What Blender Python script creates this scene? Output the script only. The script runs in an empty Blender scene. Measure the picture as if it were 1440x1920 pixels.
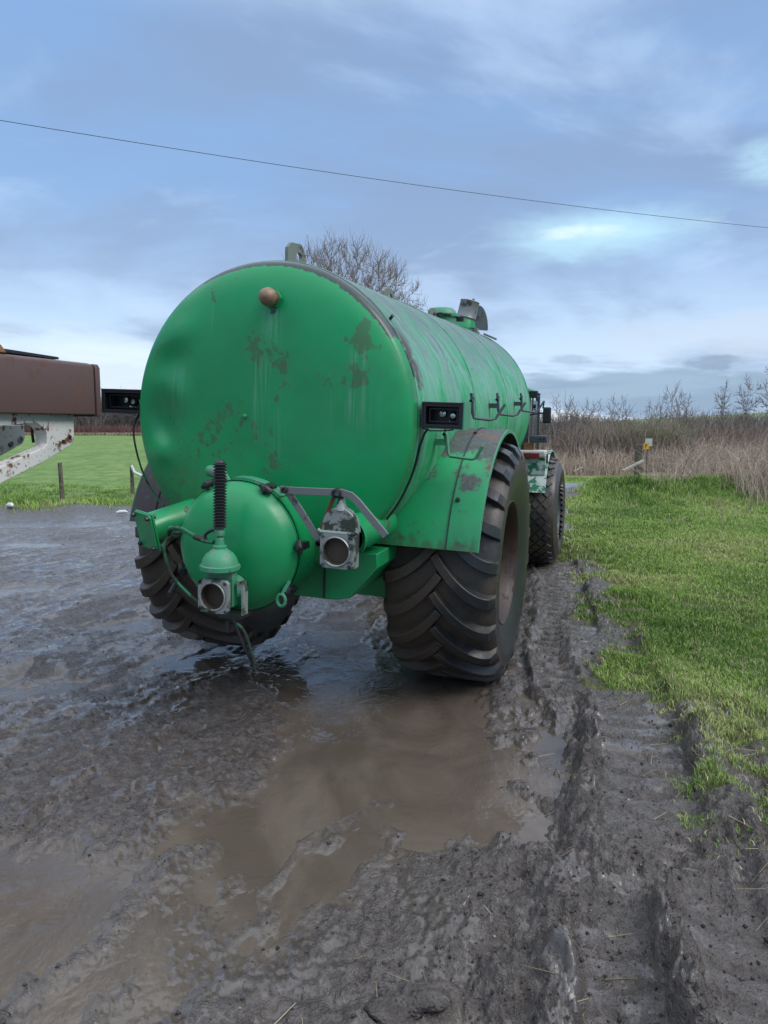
import bpy, math, random
import numpy as np
from mathutils import Vector, Matrix
rad = math.radians
scene = bpy.context.scene
col = scene.collection
random.seed(4)

# ------------------------------------------------------------------ object helpers
def link(o, parent=None):
    col.objects.link(o)
    if parent is not None:
        o.parent = parent
    return o

def tag(o, label=None, cat=None, group=None, kind=None):
    if label: o['label'] = label
    if cat: o['category'] = cat
    if group: o['group'] = group
    if kind: o['kind'] = kind
    return o

def empty(name, loc=(0, 0, 0), rot=None, matrix=None):
    o = bpy.data.objects.new(name, None)
    o.empty_display_size = 0.2
    link(o)
    if matrix is not None: o.matrix_world = matrix
    else:
        o.location = loc
        if rot: o.rotation_euler = rot
    return o

class MB:
    """collects shapes and links them as one mesh object"""
    def __init__(s): s.v = []; s.f = []
    def add(s, vs, fs):
        s.pieces = getattr(s, 'pieces', []) + [(vs, fs)]; b = len(s.v); s.v += [tuple(v) for v in vs]; s.f += [tuple(i + b for i in f) for f in fs]; return s
    def box(s, c, d, R=None):
        x, y, z = d[0] / 2, d[1] / 2, d[2] / 2
        vs = [Vector((sx * x, sy * y, sz * z)) for sz in (-1, 1) for sx, sy in ((-1, -1), (1, -1), (1, 1), (-1, 1))]
        if R is not None: vs = [R @ v for v in vs]
        vs = [v + Vector(c) for v in vs]
        return s.add(vs, [(3, 2, 1, 0), (4, 5, 6, 7), (0, 1, 5, 4), (1, 2, 6, 5), (2, 3, 7, 6), (3, 0, 4, 7)])
    def tube(s, path, r, seg=12, caps=True):
        path = [Vector(p) for p in path]; n = len(path)
        rs = r if isinstance(r, (list, tuple)) else [r] * n
        rings = []; up = None
        for i, p in enumerate(path):
            d = (path[min(i + 1, n - 1)] - path[max(i - 1, 0)]).normalized()
            if up is None:
                up = Vector((0, 0, 1)) if abs(d.z) < .9 else Vector((1, 0, 0))
            a = d.cross(up).normalized(); b = a.cross(d).normalized(); up = b
            rings.append([p + (a * math.cos(2 * math.pi * k / seg) + b * math.sin(2 * math.pi * k / seg)) * rs[i] for k in range(seg)])
        vs = [v for R in rings for v in R]; fs = []
        for i in range(n - 1):
            for k in range(seg):
                k2 = (k + 1) % seg
                fs.append((i * seg + k, i * seg + k2, (i + 1) * seg + k2, (i + 1) * seg + k))
        if caps:
            fs.append(tuple(range(seg))); fs.append(tuple(reversed([(n - 1) * seg + k for k in range(seg)])))
        return s.add(vs, fs)
    def lathe(s, prof, origin, axis, seg=32, closed=False):
        """prof: list of (distance along axis, radius)"""
        A = Vector(axis).normalized(); up = Vector((0, 0, 1)) if abs(A.z) < .9 else Vector((1, 0, 0))
        a = A.cross(up).normalized(); b = a.cross(A).normalized(); O = Vector(origin)
        vs = []; fs = []; n = len(prof)
        for t, r in prof:
            for k in range(seg):
                q = 2 * math.pi * k / seg
                vs.append(O + A * t + (a * math.cos(q) + b * math.sin(q)) * max(r, 1e-4))
        for i in range(n - 1):
            for k in range(seg):
                k2 = (k + 1) % seg
                fs.append((i * seg + k, (i + 1) * seg + k, (i + 1) * seg + k2, i * seg + k2))
        return s.add(vs, fs)
    def prism(s, pts, O, U, V, W):
        """polygon pts (u,v) in the plane O+uU+vV, thickness vector W"""
        O, U, V, W = map(Vector, (O, U, V, W)); n = len(pts)
        vs = [O + U * p[0] + V * p[1] for p in pts] + [O + U * p[0] + V * p[1] + W for p in pts]
        fs = [tuple(range(n)), tuple(reversed(range(n, 2 * n)))]
        fs += [(i, i + n, (i + 1) % n + n, (i + 1) % n) for i in range(n)]
        return s.add(vs, fs)
    def strip(s, A, B, thick):
        """a ribbon between two point lists, solid with thickness vector(s)"""
        n = len(A); A = [Vector(a) for a in A]; B = [Vector(b) for b in B]
        T = thick if isinstance(thick, list) else [Vector(thick)] * n
        vs = A + B + [a + Vector(t) for a, t in zip(A, T)] + [b + Vector(t) for b, t in zip(B, T)]; fs = []
        for i in range(n - 1):
            fs += [(i, i + 1, n + i + 1, n + i), (2 * n + i + 1, 2 * n + i, 3 * n + i, 3 * n + i + 1),
                   (i + 1, i, 2 * n + i, 2 * n + i + 1), (n + i, n + i + 1, 3 * n + i + 1, 3 * n + i)]
        fs += [(0, n, 3 * n, 2 * n), (n - 1, 3 * n - 1, 4 * n - 1, 2 * n - 1)]
        return s.add(vs, fs)
    def each(s, name, mat, parent=None, **k):
        for vs, fs in getattr(s, 'pieces', []):
            q = MB(); q.add(vs, fs); q.build(name, mat, parent, **k)
    def build(s, name, mat, parent=None, bevel=0, smooth=True, angle=35, seg=2):
        me = bpy.data.meshes.new(name)
        me.from_pydata([tuple(v) for v in s.v], [], s.f)
        me.materials.append(mat)
        fix_normals(me)
        if smooth:
            me.polygons.foreach_set('use_smooth', [True] * len(me.polygons))
            me.set_sharp_from_angle(angle=rad(angle))
        o = bpy.data.objects.new(name, me); link(o, parent)
        if bevel:
            m = o.modifiers.new('bevel', 'BEVEL'); m.width = bevel; m.segments = seg; m.limit_method = 'ANGLE'; m.angle_limit = rad(40)
            m.harden_normals = False
        return o

import bmesh
def fix_normals(me):
    bm = bmesh.new(); bm.from_mesh(me); bmesh.ops.recalc_face_normals(bm, faces=bm.faces); bm.to_mesh(me); bm.free()

def np_mesh(name, V, F, mat, attrs=None, smooth=False, parent=None):
    """V (n,3), F (m,k) with constant k"""
    me = bpy.data.meshes.new(name)
    V = np.ascontiguousarray(V, np.float32); F = np.ascontiguousarray(F, np.int32)
    m, k = F.shape
    me.vertices.add(len(V)); me.vertices.foreach_set('co', V.ravel())
    me.loops.add(m * k); me.loops.foreach_set('vertex_index', F.ravel())
    me.polygons.add(m); me.polygons.foreach_set('loop_start', np.arange(0, m * k, k, dtype=np.int32))
    me.polygons.foreach_set('loop_total', np.full(m, k, np.int32))
    if smooth: me.polygons.foreach_set('use_smooth', np.ones(m, bool))
    me.update(calc_edges=True)
    for n, a in (attrs or {}).items():
        at = me.attributes.new(n, 'FLOAT', 'POINT'); at.data.foreach_set('value', np.ascontiguousarray(a, np.float32))
    me.materials.append(mat)
    o = bpy.data.objects.new(name, me); return link(o, parent)

# ------------------------------------------------------------------ numpy noise
_rng = np.random.default_rng(11)
_T = _rng.random((512, 512)).astype(np.float32)
def vnoise(x, y):
    xi = np.floor(x).astype(np.int64); yi = np.floor(y).astype(np.int64)
    fx = (x - xi); fy = (y - yi); fx = fx * fx * (3 - 2 * fx); fy = fy * fy * (3 - 2 * fy)
    a = _T[xi & 511, yi & 511]; b = _T[(xi + 1) & 511, yi & 511]; c = _T[xi & 511, (yi + 1) & 511]; d = _T[(xi + 1) & 511, (yi + 1) & 511]
    return (a * (1 - fx) + b * fx) * (1 - fy) + (c * (1 - fx) + d * fx) * fy - .5
def fbm(x, y, s, octv=4, g=.5):
    r = 0; a = 1.; f = 1. / s
    for i in range(octv):
        r = r + a * vnoise(x * f + 17.3 * i + 5, y * f * 1.03 - 9.1 * i + 90); a *= g; f *= 2.03
    return r
def sstep(a, b, x):
    t = np.clip((x - a) / (b - a), 0, 1); return t * t * (3 - 2 * t)
def pline(x, y, pts):
    """distance to polyline, signed side, arc length"""
    best = np.full(x.shape, 1e9); sd = np.zeros(x.shape); arc = np.zeros(x.shape); acc = 0
    for (ax, ay), (bx, by) in zip(pts[:-1], pts[1:]):
        dx, dy = bx - ax, by - ay; L = math.hypot(dx, dy)
        t = np.clip(((x - ax) * dx + (y - ay) * dy) / L ** 2, 0, 1)
        qx, qy = x - ax - t * dx, y - ay - t * dy; d = np.hypot(qx, qy)
        s = (dx * qy - dy * qx) / L
        m = d < best
        best = np.where(m, d, best); sd = np.where(m, np.where(s > 0, -d, d), sd); arc = np.where(m, acc + t * L, arc); acc += L
    return best, sd, arc
def inpoly(x, y, pts):
    c = np.zeros(x.shape, bool); n = len(pts)
    for i in range(n):
        x1, y1 = pts[i]; x2, y2 = pts[(i + 1) % n]
        if y1 == y2: continue
        m = ((y1 > y) != (y2 > y)) & (x < (x2 - x1) * (y - y1) / (y2 - y1) + x1); c ^= m
    return c
def softpoly(x, y, pts, w):
    d, _, _ = pline(x, y, list(pts) + [pts[0]])
    s = np.where(inpoly(x, y, pts), d, -d); return sstep(-w, w, s)

# ------------------------------------------------------------------ materials
class NT:
    def __init__(s, tree): s.t = tree; s.n = tree.nodes; s.l = tree.links
    def new(s, typ, props=None, **inp):
        nd = s.n.new(typ)
        for k, v in (props or {}).items(): setattr(nd, k, v)
        for k, v in inp.items():
            key = int(k[1:]) if k[0] == 'i' and k[1:].isdigit() else k.replace('_', ' ')
            s.put(nd, key, v)
        return nd
    def put(s, nd, key, v):
        if isinstance(v, bpy.types.NodeSocket): s.l.new(v, nd.inputs[key])
        else: nd.inputs[key].default_value = v
    def m(s, op, a, b=0., c=0., clamp=False):
        nd = s.n.new('ShaderNodeMath'); nd.operation = op; nd.use_clamp = clamp
        s.put(nd, 0, a); s.put(nd, 1, b); s.put(nd, 2, c); return nd.outputs[0]
    def vm(s, op, a, b=(0, 0, 0)):
        nd = s.n.new('ShaderNodeVectorMath'); nd.operation = op
        s.put(nd, 0, a); s.put(nd, 1, b)
        return nd.outputs['Value'] if op in ('DOT_PRODUCT', 'LENGTH') else nd.outputs[0]
    def noise(s, vec, scale, detail=4, rough=.55, dist=0., out=0):
        nd = s.new('ShaderNodeTexNoise', Scale=scale, Detail=detail, Roughness=rough, Distortion=dist)
        if vec is not None: s.l.new(vec, nd.inputs['Vector'])
        return nd.outputs[out]
    def vor(s, vec, scale, feature='F1', rand=1.):
        nd = s.new('ShaderNodeTexVoronoi', dict(feature=feature), Scale=scale, Randomness=rand)
        if vec is not None: s.l.new(vec, nd.inputs['Vector'])
        return nd.outputs['Distance']
    def step(s, v, a, b):
        nd = s.new('ShaderNodeMapRange', dict(interpolation_type='SMOOTHSTEP'))
        s.put(nd, 'Value', v); s.put(nd, 'From Min', a); s.put(nd, 'From Max', b); return nd.outputs[0]
    def mix(s, f, a, b):
        nd = s.n.new('ShaderNodeMix'); nd.data_type = 'RGBA'
        s.put(nd, 0, f); s.put(nd, 6, c4(a)); s.put(nd, 7, c4(b)); return nd.outputs[2]
    def mixf(s, f, a, b):
        nd = s.n.new('ShaderNodeMix'); nd.data_type = 'FLOAT'
        s.put(nd, 0, f); s.put(nd, 2, a); s.put(nd, 3, b); return nd.outputs[0]
    def attr(s, name):
        nd = s.n.new('ShaderNodeAttribute'); nd.attribute_name = name; return nd.outputs['Fac']
    def obj(s): return s.n.new('ShaderNodeTexCoord').outputs['Object']
    def geo(s, k='Position'): return s.n.new('ShaderNodeNewGeometry').outputs[k]
    def scale(s, vec, v3): return s.vm('MULTIPLY', vec, v3)
    def bump(s, h, strength=.5, dist=.01, normal=None):
        nd = s.new('ShaderNodeBump', Strength=strength, Distance=dist); s.l.new(h, nd.inputs['Height'])
        if normal: s.l.new(normal, nd.inputs['Normal'])
        return nd.outputs[0]
    def out(s, color, rough=.5, metal=0., normal=None, spec=.5, ior=1.5):
        b = s.n.new('ShaderNodeBsdfPrincipled'); o = s.n.new('ShaderNodeOutputMaterial')
        s.put(b, 'Base Color', c4(color)); s.put(b, 'Roughness', rough); s.put(b, 'Metallic', metal)
        s.put(b, 'Specular IOR Level', spec); s.put(b, 'IOR', ior)
        if normal: s.l.new(normal, b.inputs['Normal'])
        s.l.new(b.outputs[0], o.inputs[0]); return b
def c4(c):
    return (*c, 1.) if isinstance(c, (tuple, list)) and len(c) == 3 else c
def newmat(name):
    m = bpy.data.materials.new(name); m.use_nodes = True; m.node_tree.nodes.clear(); return m, NT(m.node_tree)

GREEN = (.005, .285, .092); GREEN2 = (.008, .235, .078)
RUST = (.07, .032, .018)

def mat_green(name, wear=.5, dirt=.3, extra=False, base=GREEN, base2=GREEN2):
    m, n = newmat(name); P = n.obj()
    big = n.noise(P, 2.2, 3); fine = n.noise(P, 40, 5, .65)
    c = n.mix(n.step(big, .35, .65), base, base2)
    c = n.mix(n.m('MULTIPLY', n.step(n.noise(P, 9, 4), .45, .75), .35), c, (.020, .25, .11))
    w = n.noise(P, 6.5, 6, .68); thr = .66 - .12 * wear
    rust = n.step(w, thr, thr + .05)
    rough = n.mixf(n.step(n.noise(P, 5, 4), .3, .7), .27, .44)
    d = n.m('MULTIPLY', n.step(n.noise(P, 3.1, 5, .6), .48, .72), dirt)
    c = n.mix(d, c, (.05, .06, .045))
    if extra:
        r = n.attr('rust')
        g = n.m('MULTIPLY', n.step(n.m('ADD', r, n.m('MULTIPLY', n.m('SUBTRACT', n.noise(P, 55, 5, .7), .5), 1.7)), .5, .66), .82)
        c = n.mix(n.m('MULTIPLY', r, .22), c, (.07, .17, .075))
        c = n.mix(n.m('MULTIPLY', g, .66), c, n.mix(n.step(fine, .4, .6), (.085, .05, .035), (.035, .10, .055)))
        s = n.attr('streak'); sn = n.noise(n.scale(P, (60, 1, 1.5)), 1, 3)
        c = n.mix(n.m('MULTIPLY', n.m('MULTIPLY', s, .6), n.step(sn, .4, .62)), c, (.13, .33, .22))
        gr = n.attr('grime')
        gg = n.step(n.m('ADD', gr, n.m('MULTIPLY', n.m('SUBTRACT', n.noise(P, 26, 6, .7), .5), 1.2)), .45, .6)
        c = n.mix(gg, c, n.mix(fine, (.012, .025, .02), (.05, .075, .07)))
        bl = n.attr('brown')
        c = n.mix(n.m('MULTIPLY', bl, n.step(n.noise(P, 18, 6, .7), .3, .75)), c, (.075, .045, .03))
        c = n.mix(n.m('MULTIPLY', n.step(n.noise(P, 75, 2), .73, .76), .7), c, (.02, .05, .03))
        rough = n.mixf(g, rough, .75)
    c = n.mix(n.m('MULTIPLY', rust, .8), c, n.mix(fine, RUST, (.12, .06, .03)))
    rough = n.mixf(rust, rough, .8)
    h = n.m('ADD', n.m('MULTIPLY', fine, .15), n.m('MULTIPLY', n.noise(P, 3, 2), 3.0))
    n.out(c, rough, normal=n.bump(h, .25, .006), spec=.45)
    return m
M_green = mat_green('green_paint', .35, .35)
M_head = mat_green('green_paint_head', -.6, .0, True)
M_door = mat_green('green_paint_door', .15, .15)

def mat_barrel():
    m, n = newmat('weathered_green_barrel'); P = n.obj()
    sx = n.new('ShaderNodeSeparateXYZ', Vector=P); x, y, z = sx.outputs
    zc = n.m('SUBTRACT', z, 1.679); ang = n.m('ARCTAN2', zc, n.m('ABSOLUTE', x))
    def sv(fy, fa, off=0.):
        warp = n.m('MULTIPLY', n.m('SUBTRACT', n.noise(P, 2.0, 4), .5), .55)
        return n.new('ShaderNodeCombineXYZ', X=n.m('MULTIPLY', n.m('ADD', y, n.m('ADD', warp, n.m('MULTIPLY', ang, .18))), fy), Y=n.m('MULTIPLY', ang, fa), Z=off).outputs[0]
    s1 = n.noise(sv(6.5, 1.5), 1, 6, .68, .5); s2 = n.noise(sv(19, 2.6, 4.), 1, 6, .68, .5); s3 = n.noise(sv(3, 1.8, 9.), 1, 5, .6)
    low = n.step(ang, .75, -.2)     # lower on the flank the paint is less bleached
    bleach = n.m('MULTIPLY', n.step(s1, .40, .58), n.mixf(low, 1., .35))
    c = n.mix(n.step(s3, .35, .65), (.018, .27, .105), (.04, .33, .16))
    c = n.mix(low, c, (.010, .28, .09))
    c = n.mix(bleach, c, (.22, .42, .35))
    c = n.mix(n.m('MULTIPLY', n.step(s2, .5, .68), n.mixf(low, .6, .15)), c, (.31, .50, .44))
    c = n.mix(n.m('MULTIPLY', n.step(s2, .46, .36), n.mixf(low, .45, .2)), c, (.02, .10, .06))
    top = n.step(n.m('ADD', ang, n.m('MULTIPLY', n.m('SUBTRACT', s1, .5), 2.2)), .15, .95)
    c = n.mix(n.m('MULTIPLY', top, .80), c, n.mix(n.step(s2, .35, .65), (.05, .06, .07), (.10, .155, .145)))
    # bare rusty stripe by the rear seam
    rs = n.m('MULTIPLY', n.step(y, -.85, -1.02), n.m('MULTIPLY', n.step(ang, .05, .25), n.step(ang, .78, .5)))
    rs = n.m('MULTIPLY', rs, n.step(n.noise(P, 8, 5, .65), .40, .52))
    c = n.mix(rs, c, (.07, .04, .045))
    c = n.mix(n.m('MULTIPLY', n.step(n.noise(n.scale(P, (1, 1, 1)), 7, 6, .7), .64, .70), .6), c, (.09, .07, .06))
    n.out(c, .55, normal=n.bump(n.noise(P, 4, 3), .3, .012), spec=.35)
    return m
M_barrel = mat_barrel()

def mat_worn(name, base, wearc, amount=.5, scale=5, rough=.55, metal=0., speck=None):
    m, n = newmat(name); P = n.obj()
    f = n.noise(P, scale, 7, .68); fi = n.noise(P, scale * 9, 4, .6)
    c = n.mix(n.m('MULTIPLY', n.noise(P, scale * .4, 3), .5), base, tuple(k * .6 for k in base))
    t = .64 - .25 * amount
    w = n.step(f, t, t + .07)
    c = n.mix(w, c, n.mix(fi, wearc, tuple(k * .5 for k in wearc)))
    if speck:
        c = n.mix(n.m('MULTIPLY', n.step(n.noise(P, scale * 5, 3), .62, .68), .8), c, speck)
    n.out(c, n.mixf(w, rough, .8), metal, normal=n.bump(n.m('ADD', f, fi), .3, .004))
    return m
M_guard = None
def mat_guard():
    m, n = newmat('mudguard_paint'); P = n.obj()
    sx = n.new('ShaderNodeSeparateXYZ', Vector=P); x, y, z = sx.outputs
    nz = n.noise(P, 5, 6, .65); fine = n.noise(P, 45, 4, .6)
    c = n.mix(n.step(n.noise(P, 2.5, 3), .35, .65), GREEN, (.012, .22, .09))
    dk = n.step(n.m('ADD', z, n.m('MULTIPLY', n.m('SUBTRACT', nz, .5), .9)), 1.38, 1.46)
    c = n.mix(n.m('MULTIPLY', dk, .92), c, n.mix(n.step(fine, .3, .7), (.035, .032, .038), (.085, .075, .085)))
    red = n.m('MULTIPLY', n.step(n.noise(P, 7, 5), .58, .66), dk)
    c = n.mix(n.m('MULTIPLY', red, .7), c, (.16, .055, .04))
    c = n.mix(n.m('MULTIPLY', n.step(n.noise(P, 9, 7, .7), .57, .66), .75), c, (.05, .045, .035))
    c = n.mix(n.m('MULTIPLY', n.step(n.m('ADD', z, n.m('MULTIPLY', n.m('SUBTRACT', n.noise(n.scale(P, (25, 25, 3)), 1, 4), .5), .25)), 1.07, .99), .6), c, (.05, .035, .02))
    n.out(c, n.mixf(dk, .45, .62), normal=n.bump(n.noise(P, 6, 4), .25, .01))
    return m
M_guard = mat_guard()
M_guard_rust = mat_worn('rusty_mudguard', (.10, .085, .09), (.22, .07, .045), .25, 5, .7, speck=(.05, .2, .1))
M_steel = mat_worn('worn_grey_steel', (.20, .21, .21), (.08, .07, .065), .25, 9, .42, .35)
M_dark = mat_worn('dark_greased_metal', (.018, .02, .022), (.05, .04, .03), .2, 9, .5)
M_black = mat_worn('black_plastic', (.012, .013, .016), (.03, .03, .03), .1, 9, .45)
M_redrod = mat_worn('red_rusty_bar', (.22, .035, .02), (.08, .04, .03), .4, 9, .6)
M_cast = mat_worn('cast_valve_metal', (.30, .33, .31), (.06, .08, .065), .55, 12, .42, .3)
M_castg = mat_worn('green_cast_valve', (.05, .27, .14), (.25, .27, .24), .35, 12, .5)
M_pipein = mat_worn('pipe_inside', (.06, .045, .03), (.16, .10, .05), .35, 9, .6)
M_rusty = mat_worn('rusty_rim', (.040, .019, .012), (.020, .011, .008), .35, 6, .55)
M_brown = mat_worn('rust_brown_beam', (.095, .052, .048), (.12, .062, .05), .4, 3, .6)
M_white = mat_worn('flaking_white_paint', (.70, .70, .66), (.20, .085, .04), .32, 9, .55, speck=(.10, .05, .03))
M_olive = mat_worn('lug_grey_green', (.16, .19, .16), (.05, .055, .045), .3, 9, .6)
M_brass = mat_worn('tarnished_cap', (.26, .17, .11), (.10, .06, .045), .35, 12, .5, .3)
M_orange = mat_worn('orange_paint', (.32, .15, .06), (.15, .07, .04), .3, 7, .5)
M_patch = mat_worn('patchy_white_fender', (.52, .58, .55), (.03, .22, .13), .62, 9, .5)
M_redlens = mat_worn('red_lens', (.20, .025, .02), (.06, .02, .015), .2, 14, .3)
M_grey = mat_worn('grey_blue_steel', (.06, .075, .09), (.03, .03, .035), .3, 7, .5)
M_tgreen = mat_worn('tractor_green', (.02, .2, .09), (.07, .06, .05), .3, 4, .5)
M_wood = mat_worn('weathered_wood', (.13, .11, .08), (.05, .045, .03), .5, 10, .8)
M_rail = mat_worn('pale_timber_rail', (.36, .34, .28), (.2, .17, .13), .3, 9, .7)
M_signy = mat_worn('sign_yellow', (.65, .36, .03), (.5, .3, .1), .1, 9, .5)
M_signw = mat_worn('sign_white', (.5, .5, .46), (.3, .3, .25), .2, 9, .5)
M_litter = mat_worn('dirty_white_plastic', (.6, .62, .62), (.25, .24, .2), .2, 9, .5)
M_wire = mat_worn('dark_cable', (.03, .032, .036), (.03, .03, .03), .1, 3, .5)
M_hose = mat_worn('green_hose', (.010, .15, .065), (.02, .035, .022), .7, 6, .4)
M_stone = mat_worn('stone', (.12, .11, .10), (.07, .06, .055), .4, 6, .6)
m, n = newmat('silvered_reflector'); n.out((.35, .45, .40), .18, .9); M_refl = m
m, n = newmat('dusty_window_glass'); n.out((.03, .04, .05), .12, 0); M_glass = m

def mat_rubber():
    m, n = newmat('muddy_tyre_rubber'); P = n.obj()
    sx = n.new('ShaderNodeSeparateXYZ', Vector=P); ax = sx.outputs[0]
    mud = n.attr('mud')
    nz = n.noise(P, 7, 6, .65); fi = n.noise(P, 60, 4, .6)
    c = n.mix(nz, (.012, .015, .017), (.034, .038, .040))
    mm = n.step(n.m('ADD', mud, n.m('MULTIPLY', n.m('SUBTRACT', n.noise(P, 4.5, 6, .7), .5), 1.3)), .35, .75)
    c = n.mix(n.m('MULTIPLY', mm, .62), c, n.mix(fi, (.060, .043, .030), (.125, .092, .064)))
    c = n.mix(n.m('MULTIPLY', n.step(n.noise(P, 22, 4), .66, .70), .35), c, (.13, .13, .12))
    n.out(c, n.mixf(mm, .32, .50), normal=n.bump(n.m('ADD', nz, n.m('MULTIPLY', fi, .3)), .35, .008), spec=.4)
    return m
M_rubber = mat_rubber()

def mat_ground():
    m, n = newmat('muddy_ground'); P = n.geo(); gr = n.attr('grass'); wet = n.attr('wet'); pale = n.attr('pale')
    b = n.noise(P, 1.3, 5, .6); f = n.noise(P, 26, 6, .65); g = n.noise(P, 95, 4, .6)
    mud = n.mix(b, (.044, .035, .031), (.088, .072, .064))
    mud = n.mix(n.step(f, .38, .68), mud, (.128, .110, .102))
    mud = n.mix(n.m('MULTIPLY', n.step(g, .64, .72), .7), mud, (.22, .195, .175))
    mud = n.mix(n.m('MULTIPLY', n.step(g, .38, .30), .6), mud, (.028, .023, .020))
    silt = n.m('MAXIMUM', n.m('MULTIPLY', pale, -1.), 0.); pale = n.m('MAXIMUM', pale, 0.)
    mud = n.mix(n.m('MULTIPLY', pale, .55), mud, (.17, .16, .155))
    mud = n.mix(n.m('MULTIPLY', silt, .75), mud, n.mix(n.noise(n.scale(P, (1, .5, 1)), 6, 5, .65), (.075, .060, .048), (.135, .112, .092)))
    # grass cover
    ga = n.noise(P, .35, 4, .6); gb = n.noise(n.scale(P, (1, .35, 1)), 2.6, 5, .65); gc = n.noise(n.scale(P, (1, .18, 1)), .55, 4, .6)
    grs = n.mix(n.step(gb, .33, .67), (.10, .175, .045), (.18, .275, .085))
    grs = n.mix(n.m('MULTIPLY', n.step(gc, .45, .65), .6), grs, (.09, .165, .04))
    grs = n.mix(n.m('MULTIPLY', n.step(n.noise(P, 7, 5, .6), .52, .70), .5), grs, (.24, .26, .10))
    grs = n.mix(n.m('MULTIPLY', n.step(ga, .5, .7), .3), grs, (.2, .24, .09))
    gd = n.noise(n.scale(P, (.5, 1.6, 1)), 1.1, 6, .75); grs = n.mix(n.m('MULTIPLY', n.step(gd, .52, .62), .5), grs, (.055, .12, .025)); grs = n.mix(n.m('MULTIPLY', n.step(gd, .46, .36), .35), grs, (.24, .31, .12))
    tan = n.attr('tan'); grs = n.mix(n.m('MULTIPLY', tan, n.step(n.noise(P, 3, 5), .3, .6)), grs, (.22, .19, .11))
    near_ = n.step(n.vm('LENGTH', P), 22., 13.)
    thatch = n.mix(n.noise(P, 14, 5, .7), (.045, .055, .022), (.12, .12, .055)); grs = n.mix(n.m('MULTIPLY', near_, .85), grs, thatch)
    gm = n.step(n.m('ADD', gr, n.m('MULTIPLY', n.m('SUBTRACT', n.noise(P, 9, 6, .7), .5), .9)), .42, .62)
    c = n.mix(gm, mud, grs)
    wn = n.step(n.m('ADD', wet, n.m('MULTIPLY', n.m('SUBTRACT', n.noise(P, 5, 6, .65), .5), 1.3)), .25, .85)
    film = n.m('MULTIPLY', n.step(n.m('ADD', n.m('MULTIPLY', n.noise(n.scale(P, (1, .55, 1)), 2.2, 3, .6), .55), n.m('MULTIPLY', n.noise(n.scale(P, (1, .6, 1)), 9, 6, .72), .6)),   .57, .615), n.step(wn, .2, .6))
    r = n.mixf(wn, n.mixf(f, .50, .34), n.mixf(f, .27, .15)); r = n.mixf(n.m('MULTIPLY', pale, .6), r, .20); r = n.mixf(film, r, .06); r = n.mixf(silt, r, .10); r = n.mixf(gm, r, .85)
    c = n.mix(n.m('MULTIPLY', n.m('MULTIPLY', film, .35), n.m('SUBTRACT', 1., gm)), c, (.05, .042, .036))
    hh = n.m('ADD', n.m('MULTIPLY', n.noise(P, 11, 4, .55), 1.6), n.m('ADD', n.m('MULTIPLY', f, .9), n.m('MULTIPLY', g, .5)))
    hh = n.m('ADD', hh, n.m('MULTIPLY', n.noise(P, 210, 2, .5), .16)); hh = n.m('SUBTRACT', hh, n.m('MULTIPLY', n.step(n.vor(P, 48), .35, .0), .25))
    st = n.mixf(silt, n.mixf(film, n.mixf(wn, 1., .9), .10), .16)
    bp = n.new('ShaderNodeBump', Distance=.030); n.put(bp, 'Strength', st); n.l.new(hh, bp.inputs['Height'])
    n.out(c, r, normal=bp.outputs[0], spec=n.mixf(gm, .55, .15))
    return m
M_ground = mat_ground()

def mat_puddle():
    m, n = newmat('murky_puddle_water'); P = n.geo()
    a = n.noise(n.scale(P, (1, .5, 1)), 2.0, 5, .6, 1.5)
    c = n.mix(n.step(a, .35, .7), (.085, .067, .053), (.125, .101, .081))
    rip = n.noise(P, 5, 3, .5); fine = n.noise(P, 38, 4, .6)
    amt = n.step(n.noise(P, 1.6, 5, .65), .42, .60)
    h = n.m('ADD', n.m('MULTIPLY', rip, .7), n.m('MULTIPLY', n.m('MULTIPLY', n.noise(n.scale(P, (1, .45, 1)), 24, 5, .65), amt), 1.6))
    n.out(c, n.mixf(amt, .03, .09), normal=n.bump(h, .30, .014), ior=1.42)
    return m
M_water = mat_puddle()

m, n = newmat('wet_asphalt'); P = n.geo()
n.out(n.mix(n.noise(P, 3, 5), (.10, .11, .12), (.17, .18, .19)), n.mixf(n.noise(P, 1.2, 4), .3, .6), normal=n.bump(n.noise(P, 60, 3), .3, .006)); M_road = m
m, n = newmat('pale_hill_grass'); P = n.geo()
n.out(n.mix(n.noise(P, .05, 5), (.13, .20, .08), (.20, .24, .12)), .9, spec=.1); M_hill = m

def mat_tint(name, stops, rough=.8):
    m, n = newmat(name); t = n.attr('tint')
    cr = n.n.new('ShaderNodeValToRGB'); n.l.new(t, cr.inputs[0]); e = cr.color_ramp.elements
    e[0].position = stops[0][0]; e[0].color = c4(stops[0][1]); e[1].position = stops[-1][0]; e[1].color = c4(stops[-1][1])
    for p_, c_ in stops[1:-1]:
        k = e.new(p_); k.color = c4(c_)
    n.out(cr.outputs[0], rough, spec=.2); return m
M_blade = mat_tint('grass_blades', [(0, (.10, .18, .04)), (.45, (.215, .325, .075)), (.8, (.33, .43, .13)), (.93, (.36, .36, .15)), (1, (.44, .38, .24))])
M_tanblade = mat_tint('dry_grass', [(0, (.16, .12, .07)), (.5, (.30, .24, .16)), (1, (.46, .39, .28))])
M_bramble = mat_tint('bramble_stems', [(0, (.12, .08, .07)), (.4, (.27, .20, .16)), (.75, (.46, .37, .29)), (1, (.64, .55, .45))])
M_scrub = mat_tint('scrub_twigs', [(0, (.09, .075, .068)), (.5, (.23, .175, .145)), (.85, (.34, .26, .21)), (1, (.17, .19, .11))])
M_bark = mat_tint('bare_twigs', [(0, (.12, .10, .09)), (.6, (.22, .185, .165)), (1, (.32, .27, .245))])
M_far = mat_tint('far_twigs', [(0, (.09, .08, .085)), (.5, (.18, .155, .15)), (.8, (.24, .22, .20)), (1, (.15, .19, .12))])
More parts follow.
